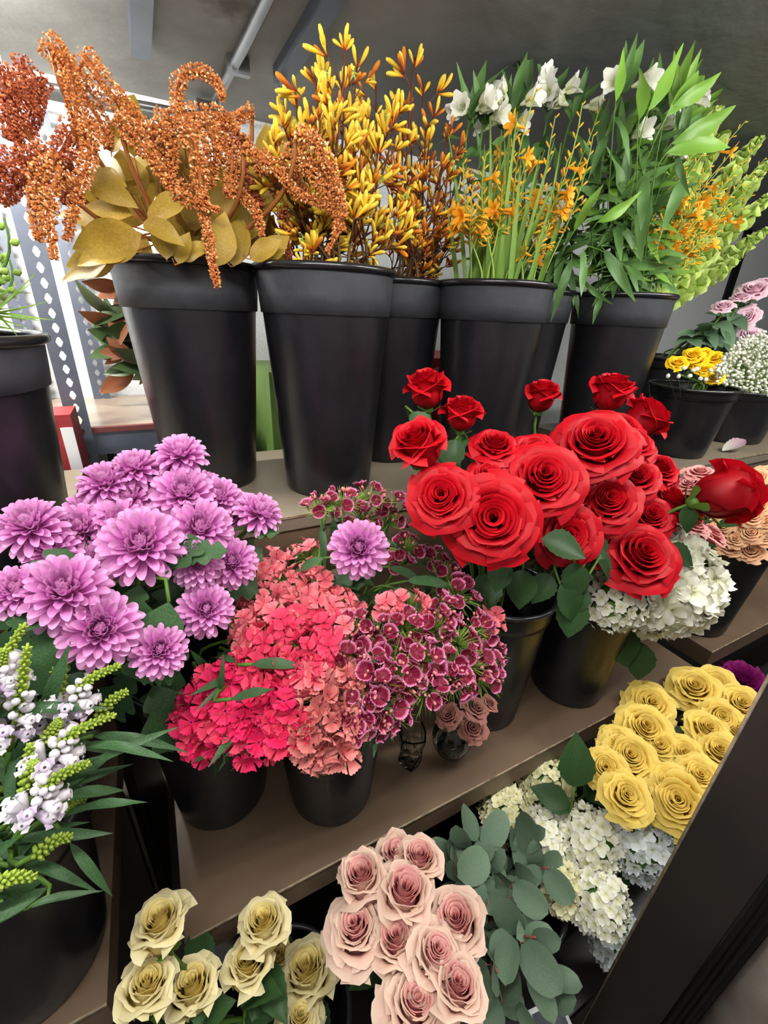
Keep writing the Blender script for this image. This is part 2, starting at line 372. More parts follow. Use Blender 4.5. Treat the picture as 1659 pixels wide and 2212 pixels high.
BK['B']['x'] = 1
BK['C'] = bucket(.575, 1.085, ZT, HT, .13, .096, 'tall black bucket of kangaroo paw set back behind its neighbour', tall=True)
BK['D'] = bucket(.765, .92, ZT, HT, .13, .096, 'tall black bucket of crocosmia with upright sword leaves', tall=True)
BK['E'] = bucket(1.0, 1.065, ZT, HT, .13, .096, 'tall black bucket set back between crocosmia and lily foliage', tall=True)
BK['F'] = bucket(1.235, .925, ZT, HT, .13, .096, 'tall black bucket with scuffs under drooping alstroemeria leaves', tall=True)
BK['G'] = bucket(1.45, 1.09, ZT, .32, .11, .085, 'black bucket of bells of Ireland behind the scuffed bucket', tall=True)
BK['H'] = bucket(-.235, .72, ZT, .325, .118, .09, 'black bucket with wispy green snapdragon stems beside the rack', tall=True)
BK['I'] = bucket(1.46, .78, ZT, .205, .115, .083, 'small black bucket of yellow spray roses')
BK['J'] = bucket(1.86, .84, ZT, .175, .135, .115, 'wide black bucket of baby breath')
BK['K'] = bucket(1.78, 1.09, ZT, .26, .13, .1, 'black bucket of pale pink lisianthus behind the baby breath')
HM = .33
BK['M1'] = bucket(.0, .60, ZM, HM, .105, .078, 'black bucket under the hot pink sweet william')
BK['M2'] = bucket(.185, .515, ZM, HM, .105, .076, 'black bucket under the salmon and burgundy sweet william')
BK['R1'] = bucket(.575, .545, ZM, HM, .100, .075, 'black bucket of red roses next to the glass vases')
BK['R2'] = bucket(.81, .51, ZM, HM, .105, .083, 'black bucket of red roses next to the big white hydrangea')
BK['W'] = bucket(1.03, .62, ZM, .30, .10, .08, 'black bucket of the big white hydrangea')
BK['MU'] = bucket(-.30, .66, ZM, HM, .105, .085, 'black bucket of purple chrysanthemums')
BK['PH'] = bucket(-.268, .47, ZM, .30, .115, .085, 'black bucket of white obedient plant')
BK['PE'] = bucket(1.38, .53, ZM, .30, .12, .09, 'black bucket of peach spray roses on the far stand')
HL = .30
BK['CR'] = bucket(.02, .30, ZL, HL, .10, .08, 'black bucket of cream roses on the lower shelf')
BK['PK'] = bucket(.27, .28, ZL, HL, .10, .08, 'black bucket of blush pink roses on the lower shelf')
BK['EU'] = bucket(.46, .27, ZL, .26, .085, .07, 'black bucket of eucalyptus on the lower shelf')
BK['HY'] = bucket(.68, .32, ZL, .22, .11, .09, 'black bucket of white hydrangeas on the lower shelf')
BK['YE'] = bucket(.99, .30, ZL, HL, .11, .085, 'black bucket of yellow roses on the lower shelf')
def entry(bk, p=None, spread=.75):
    """point inside the bucket mouth (leaning towards p) and its foot at the bottom"""
    b = BK[bk]; a = U(0, 2*PI); q = Vector((math.cos(a), math.sin(a), 0))*math.sqrt(U(0, 1))*b['rt']*.5
    if p is not None:
        d = Vector((p.x-b['c'].x, p.y-b['c'].y, 0)); q += d*(spread*b['rt']*.6/max(d.length, b['rt']))
    if q.length > b['rt']*.85: q *= b['rt']*.85/q.length
    e = b['c']+q+Vector((0, 0, b['h'])); f = b['c']-q*.4*b['rb']/b['rt']+Vector((0, 0, b['h']*.08)); return e, f
def stem_path(p, axis, bk, n=10, pull=.10, spread=.75):
    e, f = entry(bk, p, spread); L = (p-e).length
    a = bez(p, p-axis*min(pull, L*.5), e+Vector((0, 0, min(.06, L*.3))), e, n); return a+[f]

# ------------------------------------------------------------------ leaves and stems
def leaf_mesh(name, mat, width=.3, nv=8, nu=4, droop=.25, fold=.12, peak=.45, serr=0.0, lobes=0, wave=0.0, tip=1.0):
    def wv(v):
        x = (v/peak)**.75*PI/2 if v < peak else PI/2+((v-peak)/(1-peak))**tip*PI/2
        wd = max(math.sin(x), .0)
        if lobes: wd *= .45+.55*abs(math.sin(lobes*PI*v+.3))
        if serr: wd *= 1+serr*(1 if int(v*nv+.01) % 2 else -1)
        return width*.5*wd+.004
    def f(u, v):
        wd = wv(v); sh = .12*abs(u)*wd*(2.2 if lobes else 0)
        return (v+sh, u*wd, abs(u)*fold*wd*2-droop*v*v+wave*math.sin(v*9+u*2)*abs(u)*wd)
    return MB().grid(f, nu, nv).mesh(name, mat)
LM = {}
LM['rose'] = [leaf_mesh('rose_leaf', M['leaf'], .62, 14, 4, d, .2, .42, .05) for d in (.15, .35)]
LM['mum'] = [leaf_mesh('mum_leaf', M['darkleaf'], .78, 24, 4, d, .1, .55, 0, 3) for d in (.1, .3)]
LM['lance'] = [leaf_mesh('lance_leaf', M['darkleaf'], .18, 8, 2, d, .15, .4, 0, 0, .3) for d in (.1, .35, .6)]
LM['broad'] = [leaf_mesh('broad_leaf', M['leaf'], .65, 12, 4, d, .15, .45, .04) for d in (.2, .4)]
LM['lis'] = [leaf_mesh('lisianthus_leaf', petalmat('lisianthus_leaf', [S(84, 112, 84), S(106, 134, 104)], None, .2, .45, .2), .5, 8, 4, d, .15, .45) for d in (.2, .4)]
def add_leaf(parent, key, p, d, L, n=None, w=1.0):
    me = rnd.choice(LM[key]); n = n or (Vector((0, 0, 1))+tocam(p)*.8+rvec()*.35)
    return link('leaf', me, parent, leaf_frame(p, d, n, L, L*w))
def add_stem(parent, pts, r, mat, name='stem', k=6, r1=None):
    n = len(pts); rad = [r+((r1 if r1 is not None else r)-r)*i/(n-1) for i in range(n)]
    return link(name, MB().tube(pts, rad, k).mesh(name, mat), parent)

# ------------------------------------------------------------------ roses
# layers: petals, belly radius, height, half-span (deg), tip radius, outward lip, lip drop, edge fall, point
ROSE_OPEN = [(1, .05, 1.26, 175, .035, 0, 0, 0, 0), (2, .10, 1.27, 150, .09, .012, 0, .0, 0), (3, .16, 1.26, 118, .155, .018, .01, .03, 0), (3, .225, 1.24, 112, .225, .022, .015, .04, .01), (4, .29, 1.20, 92, .295, .03, .02, .05, .02), (4, .36, 1.14, 86, .375, .045, .03, .07, .03), (5, .44, 1.05, 72, .48, .08, .05, .10, .05), (5, .52, .90, 68, .65, .14, .10, .16, .10), (5, .57, .74, 66, .84, .18, .20, .22, .16)]
ROSE_BUD = [(1, .05, 1.56, 175, .03, 0, 0, 0, 0), (2, .11, 1.57, 150, .08, .012, 0, 0, 0), (3, .18, 1.57, 125, .145, .018, .01, .03, 0), (3, .26, 1.56, 118, .215, .03, .015, .05, .01), (4, .35, 1.54, 96, .30, .05, .02, .07, .02), (4, .44, 1.50, 86, .39, .08, .06, .10, .04), (4, .52, 1.44, 80, .49, .13, .12, .16, .08), (4, .57, 1.34, 76, .58, .19, .22, .22, .12)]
ROSE_SMALL = [(2, .09, .92, 160, .07, .01, 0, 0, 0), (3, .17, .92, 125, .16, .02, .01, .03, 0), (4, .27, .88, 96, .27, .04, .02, .05, .01), (5, .38, .82, 76, .41, .07, .03, .08, .02), (5, .50, .72, 68, .60, .11, .07, .12, .04), (5, .60, .58, 64, .82, .15, .14, .16, .06)]
def rose_petal(mat, R0, H, span, rt, lip, drop, fall, point, seed, ruffle=.03):
    r = random.Random(seed); ph = r.uniform(0, 6); sp = math.radians(span); ph2 = r.uniform(0, 6)
    def f(u, v):
        v = 1-(1-v)**1.5
        if v < .45: rr = R0*math.sin(PI/2*v/.45)**.7
        else:
            t = (v-.45)/.55; rr = R0+(rt-R0)*t
        k = max(0, v-.70)/.30
        rr += lip*k*k*(1+.5*u*u*(lip > .1))
        a = u*sp*(min(1, v/.4))**.7*(1-.10*k)
        z = H*v-drop*k*k-fall*H*u*u*max(0, v-.3)/.7*(.6+.4*u*u)+point*H*max(0, 1-abs(u)*2.0)*k
        k2 = max(0, v-.84)/.16; cu = (.05 if R0 > .07 else .02)*k2*k2; rr += cu; z -= cu*.9
        ruf = ruffle*k*min(1, lip*8)*(math.sin(u*5+ph)+.5*math.sin(u*11+ph2))
        rr += ruf+(.05*u*u*v if lip > .06 else -.012*u); z += ruf*.4
        return (rr*math.cos(a), rr*math.sin(a), z)
    return MB().grid(f, 12, 11).mesh('petal', mat)
SEPAL = None
def sepal_mesh(mat):
    b = MB()
    for k in range(5):
        a = k*2*PI/5; ca, sa = math.cos(a), math.sin(a)
        def f(u, v):
            rr = .16+.34*math.sin(min(v, .75)*PI/1.5); wd = .12*math.sin(PI*min(v+.12, 1))*u; z = -.08+.35*v-.30*max(0, v-.5)
            return (rr*ca-wd*sa, rr*sa+wd*ca, z)
        b.grid(f, 2, 6)
    b.lathe([(.03, -.16), (.14, -.12), (.19, -.02), (.16, .08), (.02, .1)], 10)
    return b.mesh('sepals', mat)
SEPAL = sepal_mesh(M['green'])
ROSES = {}
def rose_kit(col, mat, layers, key, ruffle=.03, inner=None):
    ROSES[(col, key)] = [(L[0], [rose_petal(inner if inner and i < 5 else mat, *L[1:], seed=hash((i, k)) % 999, ruffle=ruffle) for k in range(2 if i > 1 else 1)]) for i, L in enumerate(layers)]
M['red'] = petalmat('red_petal', [S(140, 6, 18), S(186, 8, 26), S(198, 14, 32)], [0, .5, 1], .10, .5, .28)
M['yellow'] = petalmat('yellow_petal', [S(238, 190, 44), S(242, 206, 76), S(248, 224, 124)], [0, .6, 1], .06)
M['cream'] = petalmat('cream_petal', [S(238, 210, 112), S(240, 224, 156), S(240, 230, 186)], [0, .5, 1], .05)
M['cream_in'] = petalmat('cream_heart', [S(238, 204, 92), S(242, 218, 124), S(242, 228, 160)], [0, .6, 1], .05)
M['blush'] = petalmat('blush_petal', [S(226, 150, 146), S(234, 186, 172), S(238, 212, 192)], [0, .5, 1], .05)
M['blush_in'] = petalmat('blush_heart', [S(220, 110, 124), S(230, 146, 150), S(238, 190, 180)], [0, .55, 1], .05)
M['peach'] = petalmat('peach_petal', [S(226, 130, 74), S(240, 172, 118), S(246, 204, 164)], [0, .5, 1], .08)
M['sprayyellow'] = petalmat('spray_yellow', [S(232, 160, 0), S(250, 196, 14), S(255, 214, 40)], [0, .5, 1], .05)
M['rosepink'] = petalmat('pink_petal', [S(208, 84, 98), S(228, 128, 132), S(238, 186, 180)], [0, .5, 1], .08)
M['dusty'] = petalmat('dusty_pink', [S(150, 92, 84), S(186, 122, 112), S(196, 138, 126)], [0, .5, 1], .08)
M['lilac'] = petalmat('pale_pink', [S(222, 138, 168), S(240, 184, 206), S(250, 224, 236)], [0, .5, 1], .06)
for c, ruf in (('red', .03), ('yellow', .05), ('cream', .06), ('blush', .06)):
    rose_kit(c, M[c], ROSE_OPEN, 'open', ruf, M.get(c+'_in')); rose_kit(c, M[c], ROSE_BUD, 'bud', ruf, M.get(c+'_in'))
for c in ('peach', 'sprayyellow', 'rosepink', 'dusty', 'lilac'): rose_kit(c, M[c], ROSE_SMALL, 'small', .06)
def bloom(parent, p, axis, R, col, key, roll=None, sep=True):
    """p is the bloom's middle; petals are children of parent"""
    base = p-axis*R*(.68 if key == 'bud' else .5); fr = frame(axis, U(0, 6.28) if roll is None else roll, base, R)
    for li, (n, ms) in enumerate(ROSES[(col, key)]):
        off = li*2.4+U(0, .6)
        for k in range(n):
            a = off+k*2*PI/n+U(-.12, .12); s = U(.95, 1.06)
            Mx = fr @ Matrix.Rotation(a, 4, 'Z') @ Matrix.Rotation(U(-.04, .05), 4, 'Y') @ Matrix.Diagonal((s, s, U(.95, 1.03), 1))
            link('petal', ms[k % len(ms)], parent, Mx)
    if sep: link('sepals', SEPAL, parent, fr)
    return base
def rose(px, py, dpx, pos, col, key, bk, label, group, face=.6, side=0.0, vert=0.0, leaves=3, name='rose', lkey='rose', leafsize=.06):
    axis = (Vector((0, 0, 1))*(1-face)+tocam(pos)*face+RT*side+UP*vert).normalized()
    R = size(dpx, pos)/2
    path = stem_path(pos-axis*R*.6, axis, bk)
    t = thing(name, label, 'rose' if 'rose' in name else 'flower', path[-1], group)
    bloom(t, pos, axis, R, col, key)
    add_stem(t, path, .0032, M['green'])
    for k in range(leaves):
        q, d = along(path[:-1], U(.15, .6)); dr = rvec(); dr.z *= .5; dr = (dr+tocam(q)*.4).normalized()
        add_leaf(t, lkey, q, dr, U(.8, 1.2)*leafsize)
    return t

# red roses
RED = [  # px, py, d, Y, kind, face, side, vert, special label
 (922, 848, 92, .66, 'bud', .12, -.15, 0, 'half-open red rose with flared petals beside an upper rosebud, standing above the bunch'),
 (997, 900, 84, .62, 'bud', .12, .0, 0, 'crumpled red rosebud standing above the bunch on a bare stem'),
 (1168, 862, 76, .68, 'bud', .12, .10, 0, 'small red rosebud alone in front of the crocosmia bucket'),
 (1317, 855, 92, .66, 'bud', .12, .15, 0, 'red rosebud in front of the scuffed tall bucket'),
 (1383, 912, 100, .62, 'bud', .15, .75, 0, 'red rose leaning sideways toward the small yellow spray roses'),
 (910, 970, 118, .55, 'bud', .35, -.35, 0, 'red rose turned away at the edge of the bunch above the sweet william'),
 (1067, 968, 96, .58, 'open', .4, .05, 0, None),
 (955, 1075, 138, .50, 'open', .8, -.12, 0, 'open red rose facing out beside the burgundy sweet william'),
 (1062, 1122, 182, .46, 'open', .85, .05, -.05, 'largest fully open red rose with a tight spiral centre'),
 (1055, 1032, 84, .55, 'open', .55, 0, 0, None),
 (1172, 1038, 152, .50, 'open', .7, .1, 0, 'broad open red rose in the middle of the bunch'),
 (1283, 965, 160, .52, 'open', .55, .0, 0, 'broad open red rose at the top of the bunch'),
 (1362, 965, 96, .56, 'open', .5, .25, 0, None),
 (1312, 1085, 118, .49, 'open', .7, .1, 0, None),
 (1372, 1035, 92, .52, 'open', .6, .15, 0, None),
 (1418, 1018, 90, .54, 'open', .45, .3, 0, None),
 (1222, 1155, 126, .46, 'open', .75, .1, -.2, 'shaded red rose tucked under the open roses'),
 (1378, 1203, 142, .43, 'open', .6, .25, -.1, 'red rose with a pointed petal above the big white hydrangea'),
 (1440, 1088, 112, .50, 'open', .4, .5, 0, None),
 (1402, 1118, 90, .48, 'open', .65, .2, 0, None),
 (1150, 985, 104, .56, 'open', .45, 0, 0, None),
 (1335, 930, 92, .60, 'open', .4, .1, 0, None),
 (1240, 1075, 92, .53, 'open', .6, 0, 0, None),
 (1475, 1118, 70, .52, 'bud', .3, .6, -.2, None),
]
for px, py, d, Y, kd, fc, sd, vt, lb in RED:
    p = atY(px, py, Y-.01)
    rose(px, py, d*(1.22 if kd == 'bud' else 1.06), p, 'red', kd, 'R1' if px < 1150 else 'R2', lb or 'open red rose packed among others in the middle shelf bunch', 'red roses on the middle shelf', fc, sd, vt, 3)
# the big dark rose leaning out to the side
p = atY(1556, 1070, .40); ax = (RT*.9+UP*.25+tocam(p)*.15).normalized(); R = size(168, p)/2
path = bez(p-ax*R*.6, p-ax*.09, BK['R2']['c']+Vector((.05, .02, .40)), BK['R2']['c']+Vector((.04, 0, .30)), 10)+[BK['R2']['c']+Vector((0, 0, .03))]
t = thing('rose', 'large dark red rose leaning far sideways in front of the peach spray roses', 'rose', path[-1], 'red roses on the middle shelf')
bloom(t, p, ax, R, 'red', 'bud'); add_stem(t, path, .0035, M['green'])
for q0 in (.12, .3, .45):
    q, d_ = along(path[:-1], q0); add_leaf(t, 'rose', q, (rvec()*.5-UP*.6+RT*.2), .055)

YEL = [(1392, 1578, 112), (1357, 1640, 118), (1403, 1525, 96), (1500, 1490, 98), (1545, 1482, 88), (1600, 1525, 88), (1556, 1552, 78), (1527, 1578, 82), (1475, 1637, 100), (1555, 1625, 86),
       (1512, 1680, 92), (1350, 1722, 100), (1465, 1732, 132), (1308, 1662, 84), (1422, 1612, 80), (1335, 1605, 78), (1590, 1580, 80), (1440, 1690, 70)]
for i, (px, py, d) in enumerate(YEL):
    p = atZ(px, py, .745+U(-.02, .02)); 
    if p.y > .36: p = atY(px, py, .36)
    lb = {12: 'largest open yellow rose with pointed outer petals at the front of its bunch', 3: 'yellow rose at the corner of the brown shelf', 2: 'yellow rose with turned back petals touching the brown shelf edge'}.get(i, 'yellow rose half hidden by the black door jamb' if px > 1540 else 'yellow rose just above the white hydrangeas' if py > 1650 else 'small yellow rose between larger ones' if d < 84 else 'open yellow rose packed in the lower shelf bunch')
    rose(px, py, d*.98, p, 'yellow', 'open', 'YE', lb, 'yellow roses on the lower shelf', U(.5, .8), U(-.15, .2), U(-.1, .2), 3)
PNK = [(785, 1908, 100, 'bud', .45), (858, 1858, 88, 'bud', .35), (906, 1868, 88, 'bud', .35), (772, 2012, 132, 'open', .6), (872, 1942, 114, 'bud', .55), (862, 2045, 108, 'bud', .6), (940, 2068, 132, 'open', .75),
       (988, 2002, 116, 'bud', .6), (985, 2145, 108, 'bud', .6), (895, 2175, 140, 'open', .75)]
for i, (px, py, d, k, fc) in enumerate(PNK):
    p = atZ(px, py, .79-.02*(i % 2))
    if p.y > .36: p = atY(px, py, .36)
    lb = {6: 'blush rose with the deepest pink centre beside the eucalyptus', 3: 'blush pink rose with frilled pale edge beside the cream roses'}.get(i, 'blush pink rosebud just below the brown shelf edge' if i < 3 else 'blush pink rose touching the eucalyptus' if i in (7, 8) else 'broad blush pink rose lowest of its bunch' if i == 9 else 'blush pink rose with pale frilled edges in the lower shelf bunch')
    rose(px, py, d*(1.3 if k == 'bud' else 1.08), p, 'blush', k, 'PK', lb, 'blush pink roses on the lower shelf', fc*.6, U(-.25, .25), U(.3, .6), 3)
CRM = [(352, 2008, 112, 'bud', .3, .36), (318, 2142, 108, 'bud', .6, .33), (418, 2145, 108, 'bud', .6, .33), (535, 2095, 98, 'bud', .6, .33), (572, 2008, 106, 'bud', .35, .35), (668, 2112, 118, 'bud', .35, .32), (648, 2205, 80, 'open', .5, .28), (597, 2075, 70, 'bud', .2, .36)]
for i, (px, py, d, k, fc, Y) in enumerate(CRM):
    p = atY(px, py, Y); d *= 1.22
    lb = {0: 'cream rosebud in front of the brown shelf corner', 1: 'cream rose with a yellow heart below the shelf corner'}.get(i, 'cream rose beside the blush pink roses' if i in (5, 6) else 'cream rose overlapping the brown shelf edge' if i == 4 else 'cream rose with a yellow heart on the lower shelf')
    rose(px, py, d, p, 'cream', k, 'CR', lb, 'cream roses on the lower shelf', fc*.4, U(-.2, .2), U(.55, .85), 3)
# peach spray roses and pink roses on the far stand
PEA = [(1635, 1030, 44), (1650, 1070, 42), (1625, 1115, 46), (1655, 1125, 46), (1622, 1150, 44), (1590, 1163, 40), (1650, 1160, 40), (1575, 1180, 44), (1622, 1190, 50), (1545, 1172, 42), (1600, 1100, 40), (1640, 1092, 40), (1612, 1050, 36), (1655, 1020, 36), (1560, 1135, 40)]
for px, py, d in PEA:
    p = dome(px, py, (1.46, .56, 1.06), (.22, .2, .15))
    rose(px, py, d*1.12, p, 'peach', 'small', 'PE', 'small peach spray rose crowded in the far stand bucket', 'peach spray roses', .6, U(-.1, .1), U(-.1, .2), 2, 'spray_rose', 'rose', .04)
for px, py, d, sd in ((1490, 1045, 62, -.5), (1512, 1020, 60, -.1), (1535, 1150, 80, .5), (1500, 1135, 60, .2)):
    p = atY(px, py, .47)
    rose(px, py, d, p, 'rosepink', 'small', 'PE', 'pink and cream streaked rose half hidden by the large dark red rose', 'pink streaked roses', .2, sd, 0, 3, 'rose', 'rose', .05)
for px, py, d in ((1463, 783, 42), (1497, 765, 40), (1503, 778, 42), (1540, 772, 40), (1523, 797, 38), (1545, 815, 36), (1522, 762, 32)):
    p = atY(px, py, .76 if py > 790 else .82)
    rose(px, py, d, p, 'sprayyellow', 'small', 'I', 'tiny bright yellow spray rose in the small bucket', 'yellow spray roses', .55, U(-.1, .1), .1, 1, 'spray_rose', 'rose', .035)
for px, py, d, fc in ((1628, 625, 62, .4), (1655, 610, 40, .4), (1563, 660, 40, .4), (1612, 683, 48, .7), (1600, 640, 36, .3), (1622, 722, 44, .6)):
    p = atY(px, py, .98)
    rose(px, py, d, p, 'lilac', 'small', 'K', 'pale pink lisianthus bloom above grey green leaves', 'pale pink lisianthus', fc, U(-.2, .2), 0, 10, 'lisianthus', 'lis', .085)

# ------------------------------------------------------------------ chrysanthemums
M['mum'] = petalmat('orchid_petal', [S(184, 84, 162), S(214, 122, 198), S(238, 180, 224)], [0, .55, 1], .08)
M['mumc'] = petalmat('mum_centre', [S(170, 76, 132), S(206, 118, 178)], [0, 1], .05)
def mum_petal(L, w, curl, rise):
    def f(u, v):
        wd = w*(.4+.6*math.sin(PI*min(.12+v*.52, .5)))*(1-.22*max(0, v-.8)/.2)
        tip = max(0, v-.7)/.3
        return (L*(v-.10*u*u*tip), u*wd, rise*v*(1-v)*L+curl*L*v*v+(.75-.15*tip)*wd*u*u)
    return MB().grid(f, 4, 6).mesh('petal', M['mum'])
MUMP = [mum_petal(.46, .085, .62, .1), mum_petal(.62, .10, .46, .15), mum_petal(.78, .112, .34, .2), mum_petal(.88, .12, .26, .25), mum_petal(.95, .125, .20, .28)]
def mum_disc():
    b = MB()
    for i in range(46):
        a = i*2.39996; t = math.sqrt(i/46); r = .30*t
        d = Vector((math.cos(a)*t*.7, math.sin(a)*t*.7, 1)); p = Vector((math.cos(a)*r, math.sin(a)*r, .34-.16*t*t))
        n = frame(d, a+PI/2, p)
        b.grid(lambda u, v: n @ Vector((u*.035, .05*v*v-(.05)*v*(t < .6), .20*v)), 2, 2)
    b.lathe([(.01, .34), (.18, .30), (.3, .16), (.25, -.05), (.06, -.14)], 12)
    return b.mesh('flower_centre', M['mumc'])
MUMD = mum_disc()
MUMCAL = MB().lathe([(.05, -.32), (.08, -.2), (.26, -.12), (.34, .0), (.2, .06)], 12).mesh('calyx', M['green'])
def mum(px, py, d, pos, axis, label, nleaf=2, bk='MU'):
    R = size(d, pos)/2*1.12; fr = frame(axis, U(0, 6), pos-axis*R*.25, R); path = stem_path(pos-axis*R*.5, axis, bk)
    t = thing('chrysanthemum', label, 'flower', path[-1], 'purple chrysanthemums')
    link('flower_centre', MUMD, t, fr); link('calyx', MUMCAL, t, fr)
    N = 118
    for i in range(N):
        q = i/N; a = i*2.39996+U(-.1, .1); k = min(4, int(q*5)); el = math.radians(66-98*q**1.15+U(-4, 4))
        Mx = fr @ Matrix.Rotation(a, 4, 'Z') @ Matrix.Translation((.05, 0, .10*(1-q))) @ Matrix.Rotation(-el, 4, 'Y') @ Matrix.Rotation(U(-.2, .2), 4, 'X')
        link('petal', MUMP[k], t, Mx)
    add_stem(t, path, .0032, M['green'])
    for k in range(nleaf):
        q, dd = along(path[:-1], U(.12, .5)); dr = (rvec()+tocam(q)*.5-axis*.3).normalized(); add_leaf(t, 'mum', q, dr, U(.05, .075))
MUMS = [(390, 975, 104, .66, .25, 0), (290, 1005, 98, .66, .3, -.1), (225, 1037, 106, .65, .35, -.1), (375, 1030, 104, .67, .4, 0), (395, 1062, 128, .62, .55, 0), (302, 1040, 82, .68, .4, 0),
  (472, 1072, 98, .63, .5, .15), (275, 1075, 112, .64, .45, 0), (62, 1130, 134, .58, .45, -.2), (195, 1100, 104, .64, .4, 0), (172, 1137, 120, .60, .5, -.1), (108, 1180, 112, .57, .5, -.1), (258, 1128, 122, .60, .5, 0),
  (305, 1172, 164, .53, .65, 0), (432, 1138, 134, .57, .6, .1), (425, 1210, 108, .53, .7, .05), (500, 1212, 108, .55, .7, .1), (562, 1102, 100, .60, .1, .5), (512, 1098, 92, .64, .45, .1),
  (138, 1272, 170, .49, .6, -.05), (35, 1272, 118, .50, .6, -.2), (217, 1358, 158, .46, .85, 0), (445, 1315, 112, .50, .8, .1), (345, 1402, 112, .45, .75, .1), (215, 1210, 96, .57, .6, 0), (440, 1050, 84, .68, .4, .1), (100, 1225, 90, .56, .5, -.1)]
MLAB = {0: 'purple chrysanthemum topmost of its bunch in front of the tall amaranth bucket', 17: 'purple chrysanthemum seen from the side leaning away over the shelf edge', 21: 'round purple chrysanthemum with dark centre hanging above the obedient plant', 13: 'largest round purple chrysanthemum in the middle of its bunch', 19: 'broad flat purple chrysanthemum above the obedient plant'}
for i, (px, py, d, Y, fc, sd) in enumerate(MUMS):
    p = atY(px, py, Y-.02); ax = (Vector((0, 0, 1))*(1-fc)+tocam(p)*fc+RT*sd).normalized()
    where = 'beside the sweet william' if px > 400 and py > 1090 else 'close to the snapdragon bucket' if px < 130 and py < 1200 else 'in front of the tall amaranth bucket' if py < 1080 else 'above the white obedient plant' if py > 1215 else 'deep inside the bunch'
    mum(px, py, d, p, ax, MLAB.get(i, ('broad ' if d > 125 else 'small ' if d < 100 else '')+'purple chrysanthemum '+where), 3)
p = atY(775, 1182, .50); mum(775, 1182, 124, p, (tocam(p)*.85+Vector((0, 0, .2))).normalized(), 'single purple chrysanthemum standing among the sweet william', 4, 'M2')
# large mum leaves that show between the blooms
def loose_leaf(px, py, Y, L, dpx, key, bk, label, group, w=1.0, cat='leaf', name='leafy_stem', n=None):
    p = atY(px, py, Y); d = (RT*dpx[0]-UP*dpx[1]+tocam(p)*.15).normalized()
    path = stem_path(p, d, bk, 8); t = thing(name, label, cat, path[-1], group)
    add_stem(t, path, .0022, M['green']); add_leaf(t, key, p, d, L, n, w)
    for k in range(2):
        q, _ = along(path[:-1], U(.2, .5)); add_leaf(t, key, q, (rvec()+tocam(q)*.4).normalized(), L*.8)
for px, py, Y, L, dd in ((365, 1300, .46, .095, (-.3, 1)), (300, 1262, .50, .055, (-.2, 1)), (400, 1215, .50, .05, (1, -.5)), (110, 1350, .46, .07, (-.2, 1)), (380, 1440, .52, .08, (-.3, 1)), (330, 1480, .5, .09, (.4, 1)), (530, 1140, .58, .05, (1, .1)), (290, 1450, .48, .07, (-.6, 1))):
    loose_leaf(px, py, Y, L, dd, 'mum', 'MU', 'lobed dark green chrysanthemum leaf showing between the purple blooms', 'chrysanthemum leaves')

# ------------------------------------------------------------------ sweet william
def dmat(n, cols, ramp): return petalmat(n, cols, ramp, .12, .6, .15)
M['dH'] = dmat('dianthus_hot', [S(190, 40, 100), S(218, 20, 76), S(226, 46, 104)], [0, .3, 1])
M['dR'] = dmat('dianthus_rose', [S(160, 20, 50), S(212, 44, 82), S(222, 70, 102)], [0, .3, 1])
M['dS'] = dmat('dianthus_salmon', [S(206, 70, 90), S(228, 96, 112), S(240, 138, 146)], [0, .35, 1])
M['dD'] = dmat('dianthus_dull', [S(150, 70, 72), S(196, 96, 98), S(220, 142, 136)], [0, .4, 1])
M['dB'] = dmat('dianthus_burgundy', [S(170, 90, 120), S(100, 8, 36), S(116, 10, 44), S(122, 14, 50), S(222, 136, 176)], [0, .12, .3, .76, .95])
M['bract'] = petalmat('bract_green', [S(84, 118, 40), S(160, 196, 88)], [0, 1], .15)
def floret(mat, cup, seed):
    r = random.Random(seed); b = MB()
    for k in range(5):
        a = k*2*PI/5+r.uniform(-.1, .1); ca, sa = math.cos(a), math.sin(a); c2 = cup+r.uniform(-.35, .35); ph = r.uniform(0, 1)
        def f(u, v):
            wd = u*.54*(.10+.90*v)*(1-.08*v); rr = .06+.94*v*(1-.16*u*u)+(.05*(1 if int((u+1)*4+.01) % 2 else -1) if v > .95 else 0)
            z = c2*v*v*.7+.12*u*u*v+.06*math.sin(u*3+ph*6)*v
            rr *= math.cos(min(c2, .9)*.5*v)
            return (rr*ca-wd*sa, rr*sa+wd*ca, z)
        b.grid(f, 8, 4)
    b.lathe([(.05, -.9), (.1, -.7), (.11, -.2), (.08, .02)], 5)
    return b.mesh('floret', mat)
FLO = {k: [floret(M['d'+k], c, s) for s, c in enumerate((.1, .3, .7, .95))] for k in 'HRSDB'}
def budmesh(mat):
    b = MB(); b.ell((0, 0, .3), (0, 0, 1), .3, 1.0, 0, 6, 4); return b.mesh('bud', mat)
DBUD = {k: budmesh(M['d'+k]) for k in 'HRSDB'}
DBUD['B'] = budmesh(M['rosepink'])
def tuft(seed):
    r = random.Random(seed); b = MB()
    for i in range(70):
        a = r.uniform(0, 6.28); e = math.sqrt(r.random())*1.35; d = Vector((math.cos(a)*math.sin(e), math.sin(a)*math.sin(e), math.cos(e)*.9)); L = r.uniform(.7, 1.18)
        s = d.orthogonal().normalized()*.022; cv = rndv = Vector((r.uniform(-.12, .12), r.uniform(-.12, .12), -.05))
        n = len(b.v)
        for q, w in ((.15, 1), (.6, .8), (1, .05)):
            c = d*(L*q)+cv*q*q*L; b.vert(c-s*w, (0, q)); b.vert(c+s*w, (1, q))
        b.face(n, n+1, n+3, n+2); b.face(n+2, n+3, n+5, n+4)
    return b.mesh('bract_tuft', M['bract'])
TUFT = [tuft(i) for i in range(4)]
DI = ((.215, .555, 1.045), (.275, .235, .125))
